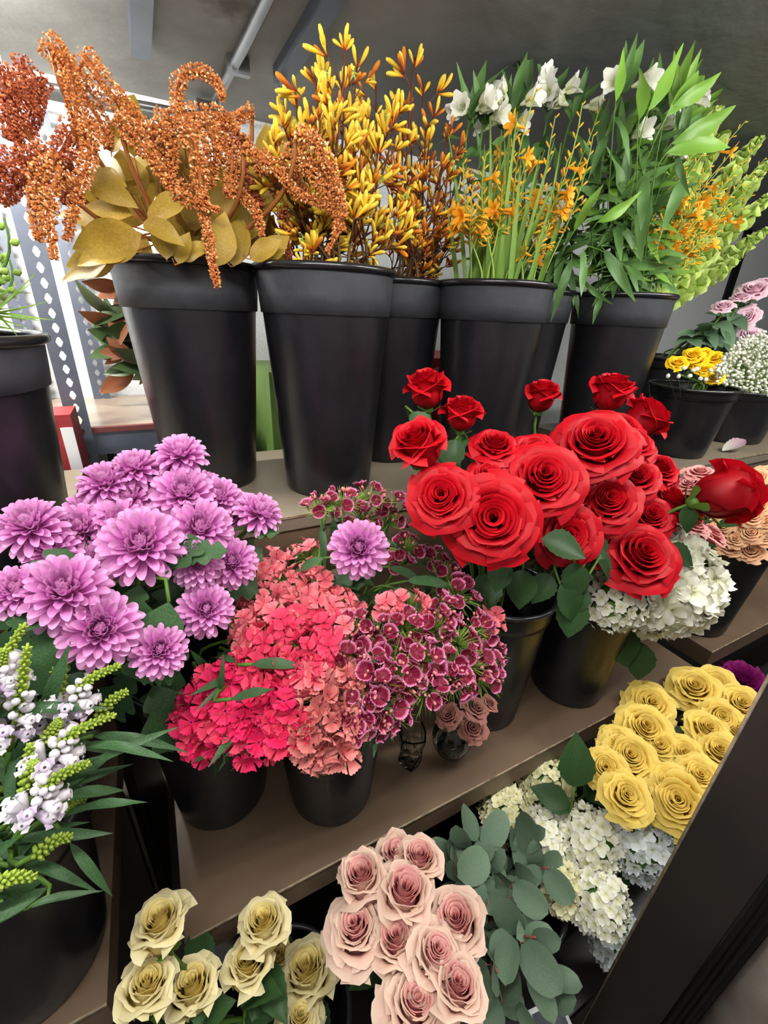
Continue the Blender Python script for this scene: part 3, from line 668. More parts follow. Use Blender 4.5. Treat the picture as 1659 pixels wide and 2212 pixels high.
def sweet_william(px, py, r, kind, pos, label):
    R = size(r, pos); c = Vector(DI[0]); out = (pos-c); out = Vector((out.x*.8, out.y*.8, out.z+.06)).normalized()
    ax = (out*.65+tocam(pos)*.5+Vector((0, 0, .3))).normalized()
    bk = 'M1' if px < 590 else 'M2'; path = stem_path(pos-ax*R*1.1, ax, bk, 7)
    t = thing('sweet_william', label, 'flower', path[-1], 'sweet william stems')
    nf = {'B': 6, 'H': 8, 'R': 7, 'S': 7, 'D': 8}[kind]
    fr = frame(ax, U(0, 6), pos-ax*R*.75, R*(1.45 if kind == 'B' else 1.28)); link('bract_tuft', rnd.choice(TUFT), t, fr)
    fs = .0125
    for i in range(nf):
        q = (i+.5)/nf; a = i*2.39996+U(-.2, .2); e = math.acos(1-.82*q)+U(-.12, .12)
        d = Matrix.Rotation(a, 3, 'Z') @ Vector((math.sin(e), 0, math.cos(e))); dw = (frame(ax).to_3x3() @ d).normalized()
        p = pos-ax*R*.75+dw*R*U(.92, 1.08); nrm = (dw*.8+ax*.25+rvec()*.6+tocam(pos)*.2).normalized()
        k2 = kind if kind != 'H' or rnd.random() < .65 else 'R'
        ms = FLO[k2]; m_ = rnd.choice(ms[1:] if kind in 'BD' else ms[:2])
        link('floret', m_, t, frame(nrm, U(0, 6), p, fs*U(.85, 1.35)*(.86 if kind == 'B' else 1.05)))
    for i in range(4 if kind != 'B' else 7):
        d = (rvec()+ax*1.2).normalized(); link('bud', DBUD[kind], t, frame(d, 0, pos-ax*R*.7+d*R*U(.85, 1.0), .0075*U(.8, 1.3)))
    add_stem(t, path, .0024, M['green'])
    for k in range(2):
        q, dd = along(path[:-1], U(.05, .35)); add_leaf(t, 'lance', q, (rvec()+ax*.4).normalized(), U(.05, .075))
SW = dict(
 H=[(432, 1520, 52), (415, 1578, 40), (470, 1590, 40), (545, 1602, 46), (500, 1452, 42), (450, 1475, 40), (600, 1512, 42), (575, 1560, 36), (640, 1562, 36), (480, 1535, 38), (520, 1555, 34), (395, 1545, 34), (425, 1610, 28), (600, 1590, 28)],
 R=[(560, 1392, 44), (650, 1395, 44), (600, 1440, 40), (700, 1402, 42), (545, 1430, 38), (650, 1450, 36), (620, 1350, 36), (560, 1480, 32), (690, 1350, 34)],
 S=[(662, 1182, 40), (592, 1205, 36), (620, 1250, 42), (560, 1292, 44), (690, 1255, 38), (520, 1335, 42), (582, 1325, 42), (640, 1312, 42), (700, 1312, 42), (732, 1352, 36), (530, 1375, 34), (895, 1305, 44), (668, 1470, 34), (565, 1240, 34), (740, 1300, 34), (850, 1310, 30), (1068, 1335, 26)],
 D=[(690, 1500, 40), (735, 1510, 42), (700, 1562, 40), (722, 1612, 42), (685, 1618, 34), (760, 1470, 32), (740, 1560, 34), (655, 1590, 26)],
 B=[(692, 1085, 34), (742, 1072, 40), (800, 1062, 40), (852, 1080, 40), (882, 1172, 36), (840, 1112, 36), (970, 1240, 46), (1000, 1275, 36), (862, 1205, 32), (770, 1352, 40), (822, 1372, 44), (880, 1352, 40), (902, 1402, 44), (950, 1352, 40), (1000, 1382, 44), (1040, 1350, 36), (852, 1432, 44), (800, 1422, 40),
    (920, 1452, 44), (970, 1442, 44), (1030, 1432, 44), (1066, 1400, 34), (812, 1500, 48), (872, 1492, 44), (930, 1512, 44), (990, 1492, 40), (1050, 1482, 40), (782, 1552, 44), (842, 1562, 44), (960, 1312, 36), (765, 1420, 36), (760, 1600, 30), (820, 1590, 30), (940, 1200, 30), (780, 1110, 34), (1060, 1455, 36)])
SWL = dict(H='hot pink sweet william head', R='rose red sweet william head', S='salmon pink sweet william head', D='dull salmon sweet william head with closed florets', B='burgundy sweet william head with pale pink petal edges')
for k, lst in SW.items():
    for px, py, r in lst:
        if py < 1215 and k == 'B': p = atY(px, py, .64 if py < 1130 else .60)
        else: p = dome(px, py, *DI)
        if p.y > .70: p = atY(px, py, .70)
        if k == 'B' and py > 1450: p = p+UP*.018
        lb = SWL[k]
        if k == 'B' and py < 1130: lb = 'burgundy sweet william head in front of the brown riser'
        else: lb += ' beside the chrysanthemums' if px < 600 and py < 1400 else ' beside the glass vases' if px > 850 and py > 1470 else ' near the red roses' if px > 930 and py < 1420 else ' low over its bucket' if py > 1530 and k != 'D' else ''
        sweet_william(px, py, r, k, p, lb)
for px, py, Y, L, dd in ((700, 1205, .57, .06, (-1, .3)), (840, 1225, .56, .07, (1, .2)), (880, 1255, .53, .08, (1, -.1)), (760, 1240, .56, .06, (.3, 1)), (545, 1435, .44, .06, (1, -.1)), (500, 1510, .40, .05, (1, -.3)), (720, 1120, .66, .06, (.1, 1)), (850, 1270, .52, .08, (1, .4))):
    loose_leaf(px, py, Y, L, dd, 'lance', 'M2', 'narrow green sweet william leaf between the flower heads', 'sweet william leaves', 1.4)

# ------------------------------------------------------------------ hydrangeas
M['hyd'] = petalmat('hydrangea_white', [S(214, 214, 150), S(238, 238, 214), S(244, 244, 232)], [0, .35, 1], .05, .6, .2)
M['hydc'] = petalmat('hydrangea_cream', [S(204, 200, 128), S(232, 228, 182), S(238, 234, 200)], [0, .35, 1], .05, .6, .2)
M['hydb'] = petalmat('hydrangea_cool', [S(206, 214, 180), S(226, 234, 232), S(236, 242, 246)], [0, .35, 1], .04, .6, .2)
def hfloret(mat, seed):
    r = random.Random(seed); b = MB()
    for k in range(4):
        a = k*PI/2+r.uniform(-.1, .1); ca, sa = math.cos(a), math.sin(a); tl = r.uniform(-.1, .35)
        def f(u, v):
            wd = u*.56*math.sin(PI*min(.06+.80*v, 1)); rr = .02+1.0*v
            return (rr*ca-wd*sa, rr*sa+wd*ca, tl*v*v+.18*abs(u)*v+.08*math.sin(4*v+u*2)+.02*k)
        b.grid(f, 4, 5)
    return b.mesh('floret', mat)
HF = {k: [hfloret(M[k], i) for i in range(3)] for k in ('hyd', 'hydc', 'hydb')}
HCORE = {k: MB().lathe([(.01, -.86)]+[(.86*math.sin(PI*i/8), -.86*math.cos(PI*i/8)) for i in range(1, 8)]+[(.01, .86)], 14).mesh('flower_core', M['green']) for k in ('x',)}
def hydrangea(px, py, d, pos, mat, bk, label, sx=1.0, n=95, group='white hydrangeas on the lower shelf', leaves=3):
    R = size(d, pos)/2; ax = (tocam(pos)*.6+Vector((0, 0, .7))).normalized(); path = stem_path(pos-ax*R*.6, ax, bk)
    t = thing('hydrangea', label, 'flower', path[-1], group)
    sq = Matrix.Translation(pos) @ (RT.to_track_quat('X', 'Z').to_matrix().to_4x4()) @ Matrix.Diagonal((sx, 1, 1, 1)) @ (RT.to_track_quat('X', 'Z').to_matrix().to_4x4()).inverted()
    link('flower_core', HCORE['x'], t, sq @ Matrix.Diagonal((R, R, R*.85, 1)))
    for i in range(n):
        z = 1-2*(i+.5)/n*.93; a = i*2.39996; s = math.sqrt(max(0, 1-z*z)); dl = Vector((s*math.cos(a), s*math.sin(a), z)); dw = (frame(ax).to_3x3() @ dl)
        p = sq @ (dw*R*U(.86, 1.0)); nrm = (dw+rvec()*.35).normalized()
        link('floret', rnd.choice(HF[mat]), t, frame(nrm, U(0, 6), p, max(.011, R*.24)*U(.9, 1.15)))
    add_stem(t, path, .004, M['green'])
    for k in range(leaves):
        q, dd = along(path[:-1], U(.25, .6)); add_leaf(t, 'broad', q, (Vector((U(-1, 1), U(-1, 1), U(-.3, .2)))+tocam(q)*.2).normalized(), U(.06, .085))
HYD = [(1180, 1692, 108, 'hydc', .62, 1.1), (1095, 1758, 116, 'hydc', .61, 1.0), (1172, 1812, 116, 'hyd', .62, .85), (1270, 1815, 136, 'hyd', .62, 1.0), (1375, 1818, 142, 'hydb', .62, 1.05), (1208, 1912, 108, 'hydc', .60, .8), (1290, 1942, 130, 'hyd', .60, 1.0), (1335, 2035, 118, 'hydb', .42, 1.0), (1222, 1640, 62, 'hydc', .62, 1.0)]
HLB = ['cream white hydrangea head just under the brown shelf', 'cream white hydrangea head tucked under the shelf above the eucalyptus', 'white hydrangea head between two others beside the eucalyptus', 'round white hydrangea head in the middle of its bunch', 'cool white hydrangea head directly below the yellow roses', 'narrow creamy hydrangea head behind the eucalyptus', 'round white hydrangea head low in its bunch', 'white hydrangea head partly hidden by the black door jamb', 'small cream hydrangea head deep in the shade under the shelf']
for (px, py, d, m_, z, sx), lb in zip(HYD, HLB):
    p = atZ(px, py, z); hydrangea(px, py, d*.96, p, m_, 'HY', lb, sx, 85, leaves=4)
p = atY(1412, 1255, .455); hydrangea(1412, 1255, 222, p, 'hyd', 'W', 'very large white hydrangea hanging out below the red roses', 1.15, 230, 'white hydrangeas on the middle shelf', 6)
p = atY(1325, 1298, .44); hydrangea(1325, 1298, 125, p, 'hyd', 'W', 'shaded cream hydrangea head beneath the red rose leaves', 1.2, 80, 'white hydrangeas on the middle shelf', 3)
for px, py, Y, L, dd in ((1330, 1350, .45, .10, (.35, 1)), (1380, 1385, .42, .09, (.05, 1)), (1240, 1285, .40, .075, (-.1, 1)), (1300, 1330, .55, .1, (-.2, 1))):
    loose_leaf(px, py, Y, L, dd, 'broad', 'W', 'broad toothed green leaf hanging below the large hydrangea', 'hydrangea leaves', 1.1)
for px, py, Y, L, dd in ((1190, 1240, .44, .06, (-.5, .8)), (1090, 1210, .45, .055, (-.3, 1)), (1170, 1165, .44, .075, (.6, .2)), (1240, 1215, .41, .06, (.1, 1)), (1130, 1230, .46, .07, (-.1, 1)), (1260, 1262, .40, .065, (-.6, 1)), (890, 890, .64, .055, (.5, .7)), (985, 950, .60, .06, (-.3, 1)), (1440, 1180, .42, .07, (.9, .6)), (1210, 1262, .41, .07, (.5, .9)), (1070, 1240, .5, .08, (-.5, 1))):
    loose_leaf(px, py, Y, L, dd, 'rose', 'R1' if px < 1150 else 'R2', 'toothed green rose leaf under the red roses', 'red rose leaves', 1.2)
for px, py, Y, L, dd in ((1240, 1700, .30, .1, (.1, -1)), (1260, 1720, .32, .1, (1, -.4)), (1350, 1890, .27, .09, (.2, -1)), (1270, 2020, .25, .09, (-.2, 1)), (1360, 1960, .25, .07, (1, .1)), (1380, 1900, .27, .08, (.4, .8))):
    loose_leaf(px, py, Y, L, dd, 'broad', 'HY', 'broad green hydrangea leaf between the lower white heads', 'lower hydrangea leaves')

# ------------------------------------------------------------------ glass vases with dusty pink lisianthus
gl = bpy.data.materials.new('clear_glass'); gl.use_nodes = True; gb = gl.node_tree.nodes['Principled BSDF']
gb.inputs['Transmission Weight'].default_value = 1; gb.inputs['Roughness'].default_value = .03; gb.inputs['IOR'].default_value = 1.45; gb.inputs['Base Color'].default_value = (.93, .95, .93, 1)
wt = bpy.data.materials.new('vase_water'); wt.use_nodes = True; wb = wt.node_tree.nodes['Principled BSDF']; wb.inputs['Transmission Weight'].default_value = 1; wb.inputs['Roughness'].default_value = 0; wb.inputs['IOR'].default_value = 1.33
p = atZ(985, 1655, ZM); vx, vy = p.x+.01, p.y+.035
t = thing('bud_vase', 'round clear glass vase holding dusty pink lisianthus', 'vase', (vx, vy, ZM))
Mx = Matrix.Translation((vx, vy, ZM))
prof = [(.001, .001), (.022, .001), (.034, .012), (.042, .035), (.040, .056), (.028, .076), (.021, .086), (.024, .098)]
link('glass', MB().lathe(prof+[(r-.0022, z+.001 if i > 5 else z+.002) for i, (r, z) in reversed(list(enumerate(prof))) if r > .01]+[(.001, .004)], 32, Mx).mesh('glass', gl), t)
link('water', MB().lathe([(.001, .0045), (.020, .0045), (.031, .014), (.0393, .035), (.038, .05), (.001, .05)], 24, Mx).mesh('water', wt), t)
for k, (px, py, d, fc, sd) in enumerate(((968, 1545, 52, .3, -.3), (1028, 1528, 56, .3, .4), (1022, 1572, 58, .75, .1), (1060, 1518, 34, .3, .5))):
    q = atY(px, py, vy-.035); ax = (Vector((0, 0, 1-fc))+tocam(q)*fc+RT*sd).normalized(); R = size(d, q)/2*1.1
    f = thing('lisianthus', 'dusty pink lisianthus bloom over the round glass vase', 'flower', (vx, vy, ZM+.01), 'dusty pink lisianthus')
    bloom(f, q, ax, R, 'dusty', 'small'); add_stem(f, bez(q-ax*R*.6, q-ax*.03, (vx, vy, ZM+.11), (vx+U(-.012, .012), vy+U(-.01, .01), ZM+.012), 8), .0015, M['green'])
q = atY(1032, 1602, vy-.045)
f = thing('lisianthus_bud', 'single pale yellow round bud at the vase side', 'flower', (vx, vy, ZM+.02))
b = MB(); b.ell((0, 0, 0), (0, 0, 1), .0085, .018, 0, 10, 6); link('bud', b.mesh('bud', M['cream']), f, Matrix.Translation(q)); add_stem(f, bez(q, q+Vector((0, .01, .03)), (vx, vy, ZM+.12), (vx, vy, ZM+.02), 6), .0012, M['green'])
p = atZ(897, 1675, ZM); vx2, vy2 = p.x+.005, p.y+.03
t = thing('cut_glass_vase', 'small square cut glass vase beside the sweet william bucket', 'vase', (vx2, vy2, ZM))
b = MB(); rings = [(.024, 0, 0), (.026, .02, .2), (.029, .05, .55), (.033, .085, .75)]; k4 = 8
ring_i = []
for r, z, tw in rings+[(r-.004, max(z, .006), tw) for r, z, tw in reversed(rings)]:
    ring_i.append([b.vert((vx2+math.cos(PI/4*j+tw+.4)*r*(1.0 if j % 2 else .82), vy2+math.sin(PI/4*j+tw+.4)*r*(1.0 if j % 2 else .82), ZM+.001+z)) for j in range(8)])
for a_, c_ in zip(ring_i, ring_i[1:]):
    for j in range(8): b.face(a_[j], a_[(j+1) % 8], c_[(j+1) % 8], c_[j])
b.face(*ring_i[0][::-1]); b.face(*ring_i[-1])
link('glass', b.mesh('glass', gl, False), t)
# the white card lying low and a fallen kale petal, an orange cable
p = atZ(1195, 2220, .52); Mx = leaf_frame(p, RT+UP*.5, tocam(p)+Vector((0, 0, .4)), 1)
t = thing('picture_card', 'white edged picture card below the eucalyptus', 'card', p)
link('card', MB().box((-.03, -.04, 0), (.03, .028, .001), Mx).mesh('card', M['card'], False), t); link('print', MB().box((-.025, -.035, .001), (.025, .022, .0015), Mx).mesh('print', M['card_dark'], False), t)
t = thing('pick', 'thin stick holding the picture card', 'stick', (p.x, p.y, ZL)); link('stick', MB().tube([(p.x, p.y+.003, p.z), (p.x, p.y+.02, ZL+.1)], .002, 6).mesh('stick', M['green']), t)
p = atZ(1570, 975, ZT)+Vector((0, 0, .004))
tag(link('fallen_leaf', leaf_mesh('fallen_leaf', petalmat('mauve_leaf', [S(196, 200, 180), S(176, 130, 158)], None), .5, 14, 4, -.2, .3, .6, .06), None, leaf_frame(p-Vector((.03, 0, 0)), (1, -.2, .25), (0, -.3, 1), .085)), 'fallen mauve frilled leaf lying on the grey shelf', 'leaf')
tag(link('cable', MB().tube(spline([(.54, -.075, .2), (.541, -.078, .6), (.54, -.072, 1.0), (.541, -.076, 1.4)]), .005, 8).mesh('cable', material('orange_cable', [S(214, 122, 40)], .5))), 'orange cable running down beside the door jamb trim', 'cable')
# magenta carnation behind the yellow roses
M['mag'] = petalmat('magenta', [S(96, 10, 72), S(142, 26, 110)], None)
p = atY(1600, 1474, .37); t = thing('carnation', 'magenta carnation behind the yellow roses', 'flower', (p.x, p.y, ZL))
MAGP = MB().grid(lambda u, v: (v, u*.5*v*(1+.1*math.sin(u*20)), .25*v*v+.06*math.sin(u*9)*v), 10, 4).mesh('petal', M['mag'])
for i in range(40):
    q = i/40; fr = frame((tocam(p)*.4+Vector((0, 0, .8))).normalized(), 0, p, size(95, p)/2*(.45+.55*q)); link('petal', MAGP, t, fr @ Matrix.Rotation(i*2.4, 4, 'Z') @ Matrix.Rotation(-(1.3-1.35*q), 4, 'Y'))
add_stem(t, bez(p, p-Vector((0, 0, .1)), (p.x, p.y, .5), (p.x, p.y, ZL), 6), .003, M['green'])

# ------------------------------------------------------------------ eucalyptus
M['euc'] = petalmat('eucalyptus_leaf', [S(82, 104, 84), S(104, 126, 102)], None, .2, .6, .1, (30, .4, S(66, 88, 70)))
def roundleaf(n, w, dr):
    def f(u, v):
        wd = w*.5*math.sqrt(max(0.0, 1-(2*v-1)**2))+.004
        return (v, u*wd, .10*abs(u)*wd*2-dr*v*v)
    return MB().grid(f, 4, 10).mesh('leaf', M['euc'])
EUC = [roundleaf(i, w, d) for i, (w, d) in enumerate(((.72, .1), (.6, .25), (.82, .0), (.5, .3)))]
EL = [(1012, 1790, 1020, 1715, 92), (1060, 1810, 1098, 1750, 100), (1130, 1785, 1180, 1850, 90), (975, 1850, 952, 1830, 86), (1010, 1880, 1050, 1850, 100), (1050, 1910, 1000, 1880, 80), (1085, 1930, 1080, 1950, 76), (1085, 1960, 1110, 1990, 100), (1130, 1930, 1165, 1960, 88),
      (1130, 1945, 1150, 1960, 70), (1080, 2080, 1112, 2130, 120), (1140, 2040, 1190, 2090, 120), (1150, 2070, 1200, 2130, 110), (1200, 2110, 1262, 2125, 80), (1190, 2150, 1240, 2160, 86), (1090, 2160, 1120, 2170, 110), (1030, 1930, 1000, 1920, 90), (1000, 1880, 960, 1880, 70), (1050, 2010, 1030, 2060, 90), (1060, 2010, 1070, 2090, 100), (1035, 2100, 1045, 2170, 90), (1150, 1990, 1130, 2030, 90), (1020, 1960, 990, 1990, 80), (1120, 1880, 1140, 1900, 70), (1100, 2050, 1090, 2110, 90), (1160, 2130, 1190, 2180, 90), (1070, 2190, 1040, 2230, 80), (1130, 2190, 1150, 2240, 80), (1000, 1820, 985, 1790, 70), (1040, 1850, 1060, 1800, 80), (980, 1930, 960, 1960, 80), (1110, 1820, 1120, 1790, 70)]
stems = {}
for i in range(8):
    tip = atZ(990+i*28, 1800+((i*53) % 5)*75, .70-.02*(i % 3)); ax = (Vector((U(-.3, .3), -.5, .8))).normalized(); path = stem_path(tip, ax, 'EU', 10)
    t = thing('eucalyptus_stem', 'silver green eucalyptus stem with round leaves between the blush roses and hydrangeas', 'foliage', path[-1], 'eucalyptus stems'); add_stem(t, path, .0018, M['dusty']); stems[i] = (t, path, tip)
for k, (x0, y0, x1, y1, L) in enumerate(EL):
    z = .715-.02*(k % 4) if y0 < 1900 else .70-.03*(k % 4); p0 = atZ(x0, y0, z); p1 = atZ(x1, y1, z+U(-.015, .03)); i = min(stems, key=lambda j: (stems[j][2]-p0).length); t, path, tip = stems[i]
    d = (p1-p0).normalized(); Lw = size(L, p0)*.9; link('leaf', EUC[k % 4], t, leaf_frame(p0-d*Lw*.3, d, tocam(p0)+rvec()*.55, Lw))
    link('leaf_stalk', MB().tube(bez(p0-d*Lw*.3, p0-d*Lw*.45, tip-Vector((0, 0, .03)), along(path, .15)[0], 5), .0009, 4).mesh('leaf_stalk', M['dusty']), t)
for i, (t, path, tip) in stems.items():
    for k in range(9):
        q, dd = along(path[:-1], .05+.09*k); d = (rvec()+Vector((0, -.2, .3))).normalized(); link('leaf', EUC[k % 4], t, leaf_frame(q, d, tocam(q)+rvec()*.8, U(.04, .06)))

# ------------------------------------------------------------------ obedient plant (white spikes)
M['obg'] = petalmat('spike_green', [S(92, 118, 34), S(150, 176, 66), S(176, 196, 86)], None)
M['obw'] = petalmat('obedient_white', [S(226, 220, 226), S(240, 238, 244)], None, .05)
M['obl'] = petalmat('obedient_lilac', [S(206, 186, 214), S(232, 222, 238)], None, .05)
OBUD = MB(); OBUD.ell((0, 0, .5), (0, 0, 1), .38, 1.0, 0, 8, 5); OBUD = OBUD.mesh('bud', M['obw'])
def obflower(mat):
    b = MB(); b.lathe([(.06, 0), (.10, .3), (.16, .6), (.20, .85), (.15, 1.0), (.05, 1.02)], 8)
    for a0, s in ((0, 1), (2.1, .8), (4.2, .8)):
        ca, sa = math.cos(a0), math.sin(a0)
        b.grid(lambda u, v: ((.14+.22*v*s)*ca-u*.17*math.sin(PI*min(v+.2, 1))*sa, (.14+.22*v*s)*sa+u*.17*math.sin(PI*min(v+.2, 1))*ca, .95+.22*v-.2*v*v), 2, 3)
    return b.mesh('flower', mat)
OFL = [obflower(M['obw']), obflower(M['obl'])]
OB = [ # spike polylines (pixels, tip last), Y, flowers?
 ([(5, 1530), (10, 1430), (55, 1345)], .42, 1), ([(20, 1620), (45, 1490), (60, 1390)], .39, 1), ([(80, 1590), (125, 1510), (140, 1425)], .42, 1), ([(130, 1560), (185, 1475), (262, 1435)], .40, 1), ([(70, 1560), (110, 1500), (115, 1440)], .44, 0),
 ([(90, 1680), (150, 1590), (252, 1542)], .36, 1), ([(215, 1545), (245, 1510), (278, 1492)], .40, 0), ([(55, 1780), (110, 1690), (195, 1645)], .33, 1), ([(60, 1700), (62, 1650), (65, 1605)], .36, 0), ([(55, 1720), (70, 1660), (72, 1645)], .35, 0),
 ([(140, 1740), (160, 1728), (188, 1725)], .36, 0), ([(80, 1845), (120, 1815), (158, 1808)], .33, 0), ([(-20, 1915), (30, 1895), (80, 1895)], .31, 0), ([(100, 1600), (120, 1570), (128, 1555)], .38, 0), ([(-15, 1500), (0, 1440), (10, 1400)], .40, 1), ([(70, 1555), (95, 1520), (122, 1480)], .43, 0)]
for i, (poly, Y, fl) in enumerate(OB):
    pts = spline([atY(x, y, Y) for x, y in poly], 8); path = stem_path(pts[0], (pts[1]-pts[0]).normalized(), 'PH', 8, .06)
    t = thing('obedient_plant', 'white obedient plant spike with open lower flowers' if fl else 'slender green obedient plant side shoot with closed buds', 'flower', path[-1], 'obedient plant flowering spikes' if fl else 'obedient plant side shoots')
    add_stem(t, path, .0026, M['green']); L = sum((a-b_).length for a, b_ in zip(pts, pts[1:]))
    b = MB(); n = 16 if fl else 13; b.tube(pts, [.0028+(.0012-.0028)*k/(len(pts)-1) for k in range(len(pts))], 6)
    side0 = tocam(pts[0])
    for k in range(n):
        f = (.30 if fl else .02)+(1-(.30 if fl else .02))*k/n; q, d = along(pts, f); r = .0056*(1-.6*f)
        for j in range(4):
            a = j*PI/2+(k % 2)*PI/4; s = (d.orthogonal().normalized()); s = Quaternion(d, a) @ s
            b.ell(q+s*r*.8, s+d*.5, .0021*(1.25-.6*f), .0066*(1.2-.5*f), 0, 5, 3)
    link('bud_spike', b.mesh('bud_spike', M['obg']), t)
    if fl:
        for k in range(9):
            f = .03+.5*k/9; q, d = along(pts, f)
            for j in range(2 if f < .28 else 3):
                s = Quaternion(d, j*2.1+k*1.05+.5) @ d.orthogonal().normalized(); s = (s+tocam(q)*.25).normalized()
                if f < .28: link('flower', OFL[1 if (k+j) % 3 == 0 else 0], t, frame((s+d*.5).normalized(), U(0, 6), q, U(.020, .028)))
                else: link('bud', OBUD, t, frame((s+d*.6).normalized(), 0, q+s*.003, U(.007, .011)*(1.35-f)))
    for k in range(2):
        q, dd = along(path[:-1], U(.1, .5)); add_leaf(t, 'lance', q, (RT*U(-.2, 1)+UP*U(-.2, .6)+rvec()*.3).normalized(), U(.06, .085), None, .75)
for px, py, Y, L, dd in ((180, 1610, .37, .07, (1, -.1)), (200, 1650, .36, .065, (1, -.6)), (140, 1760, .35, .07, (1, -.4)), (150, 1820, .34, .065, (.7, .9)), (60, 1960, .31, .09, (-1, .3)), (60, 1960, .31, .05, (1, -.5)), (80, 1600, .40, .1, (.3, -1)), (200, 1590, .4, .08, (1, -.05)), (40, 1810, .33, .08, (-1, .6))):
    loose_leaf(px, py, Y, L, dd, 'lance', 'PH', 'long narrow toothed leaf of the obedient plant', 'obedient plant leaves', .75)

# ------------------------------------------------------------------ amaranth
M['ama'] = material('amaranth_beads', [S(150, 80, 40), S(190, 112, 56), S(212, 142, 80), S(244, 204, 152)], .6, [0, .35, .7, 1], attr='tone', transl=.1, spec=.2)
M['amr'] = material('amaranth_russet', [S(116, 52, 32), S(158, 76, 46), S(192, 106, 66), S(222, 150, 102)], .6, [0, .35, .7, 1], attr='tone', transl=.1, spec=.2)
M['amleaf'] = petalmat('amaranth_leaf', [S(128, 100, 32), S(150, 124, 44)], None, .2, .5, .2, (25, .5, S(168, 142, 62)))
M['amstem'] = petalmat('amaranth_stem', [S(150, 92, 46)])
LM['ama'] = [leaf_mesh('amaranth_leaf', M['amleaf'], .55, 12, 4, d, .14, .42, 0, 0, .15) for d in (.1, .35)]
TAS = [ # stem no, pixel spine, width px, Y, russet
 (0, [(105, 95), (140, 130), (160, 210), (172, 310)], 44, .93, 0), (0, [(180, 118), (232, 195), (285, 245), (335, 295)], 46, .97, 0), (0, [(130, 130), (170, 190), (215, 260), (235, 320)], 50, 1.0, 0), (0, [(190, 260), (192, 340), (165, 420), (145, 520)], 36, .88, 0), (0, [(165, 280), (140, 320), (120, 350)], 46, .9, 1),
 (1, [(0, 150), (38, 200), (34, 260), (45, 320)], 44, .92, 1), (1, [(48, 128), (58, 200), (85, 250)], 32, .95, 1), (1, [(5, 170), (20, 230), (15, 300)], 40, .9, 1), (1, [(95, 170), (80, 230), (60, 300)], 34, .98, 1),
 (2, [(110, 330), (60, 345), (10, 360), (-20, 420)], 50, .88, 1), (2, [(120, 340), (80, 380), (75, 440), (82, 520)], 32, .85, 0), (2, [(130, 360), (108, 430), (104, 490), (118, 560)], 34, .84, 0), (2, [(90, 370), (40, 400), (5, 440)], 44, .9, 1), (2, [(150, 350), (150, 400), (140, 440)], 36, .92, 1),
 (3, [(255, 255), (305, 310), (345, 365), (386, 432)], 36, .90, 0), (3, [(300, 275), (340, 310), (350, 370), (372, 425)], 34, .93, 0), (3, [(330, 268), (372, 310), (372, 385)], 34, .90, 0),
 (4, [(345, 270), (400, 252), (470, 248), (515, 285)], 44, .95, 0), (4, [(400, 262), (425, 320), (432, 380), (438, 440)], 46, .87, 0), (4, [(400, 400), (395, 425), (440, 445), (475, 455)], 26, .86, 0), (4, [(432, 425), (448, 500), (458, 560), (470, 620)], 26, .85, 0), (4, [(450, 262), (465, 330), (455, 400)], 40, .9, 0),
 (5, [(545, 242), (505, 258), (465, 275)], 24, .95, 0), (5, [(480, 275), (510, 330), (535, 395), (565, 450)], 38, .93, 1), (5, [(470, 300), (500, 345), (498, 400), (490, 420)], 40, .9, 0), (5, [(490, 400), (530, 430), (555, 460), (566, 510)], 28, .87, 0), (5, [(515, 300), (550, 340), (570, 380)], 36, .96, 0),
 (6, [(383, 242), (384, 185), (408, 155), (448, 160), (474, 188), (480, 215)], 27, 1.02, 0),
 (7, [(525, 318), (595, 365), (645, 422), (698, 438), (730, 480), (706, 545)], 26, .83, 0), (7, [(560, 335), (620, 375), (668, 425)], 34, .86, 0), (7, [(600, 410), (612, 470), (625, 560)], 24, .9, 1),
 (8, [(640, 285), (690, 318), (722, 385), (746, 470)], 32, .80, 0), (8, [(610, 335), (665, 350), (705, 395), (735, 440)], 38, .82, 0), (8, [(640, 350), (680, 385), (715, 430), (742, 500)], 26, .81, 0)]
ALAB = ['orange amaranth with the tallest upright plumes', 'russet amaranth plume by the galvanised wall', 'amaranth with long russet and orange tassels hanging beside the rack', 'orange amaranth with slanting tassels over the olive leaves', 'orange amaranth whose long tassel hangs over the bucket rim', 'orange amaranth with forked tassels in the middle of its bunch', 'single arched orange amaranth tassel against the ceiling', 'orange amaranth whose thin tassel hooks across the kangaroo paws', 'orange amaranth tassels drooping in front of the kangaroo paws']
def tassel(parent, spine, rad, russet):
    b = MB(); pts = spline(spine, 8); L = sum((x-y).length for x, y in zip(pts, pts[1:])); rad *= 1.15; n = int(L/.0016*(rad/.013)**1.0*5.0)+200
    b.tube(pts, [rad*.3*(1-.6*i/(len(pts)-1)) for i in range(len(pts))], 6, True, .15)
    lump = [U(.75, 1.2) for _ in range(10)]
    for i in range(n):
        f = rnd.random(); q, d = along(pts, f); s = Quaternion(d, U(0, 6.28)) @ d.orthogonal().normalized()
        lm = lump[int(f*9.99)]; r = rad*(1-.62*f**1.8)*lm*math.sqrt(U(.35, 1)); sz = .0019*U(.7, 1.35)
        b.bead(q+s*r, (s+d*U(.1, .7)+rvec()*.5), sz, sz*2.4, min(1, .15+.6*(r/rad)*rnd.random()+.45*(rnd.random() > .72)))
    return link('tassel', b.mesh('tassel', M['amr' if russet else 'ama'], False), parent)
roots = {}
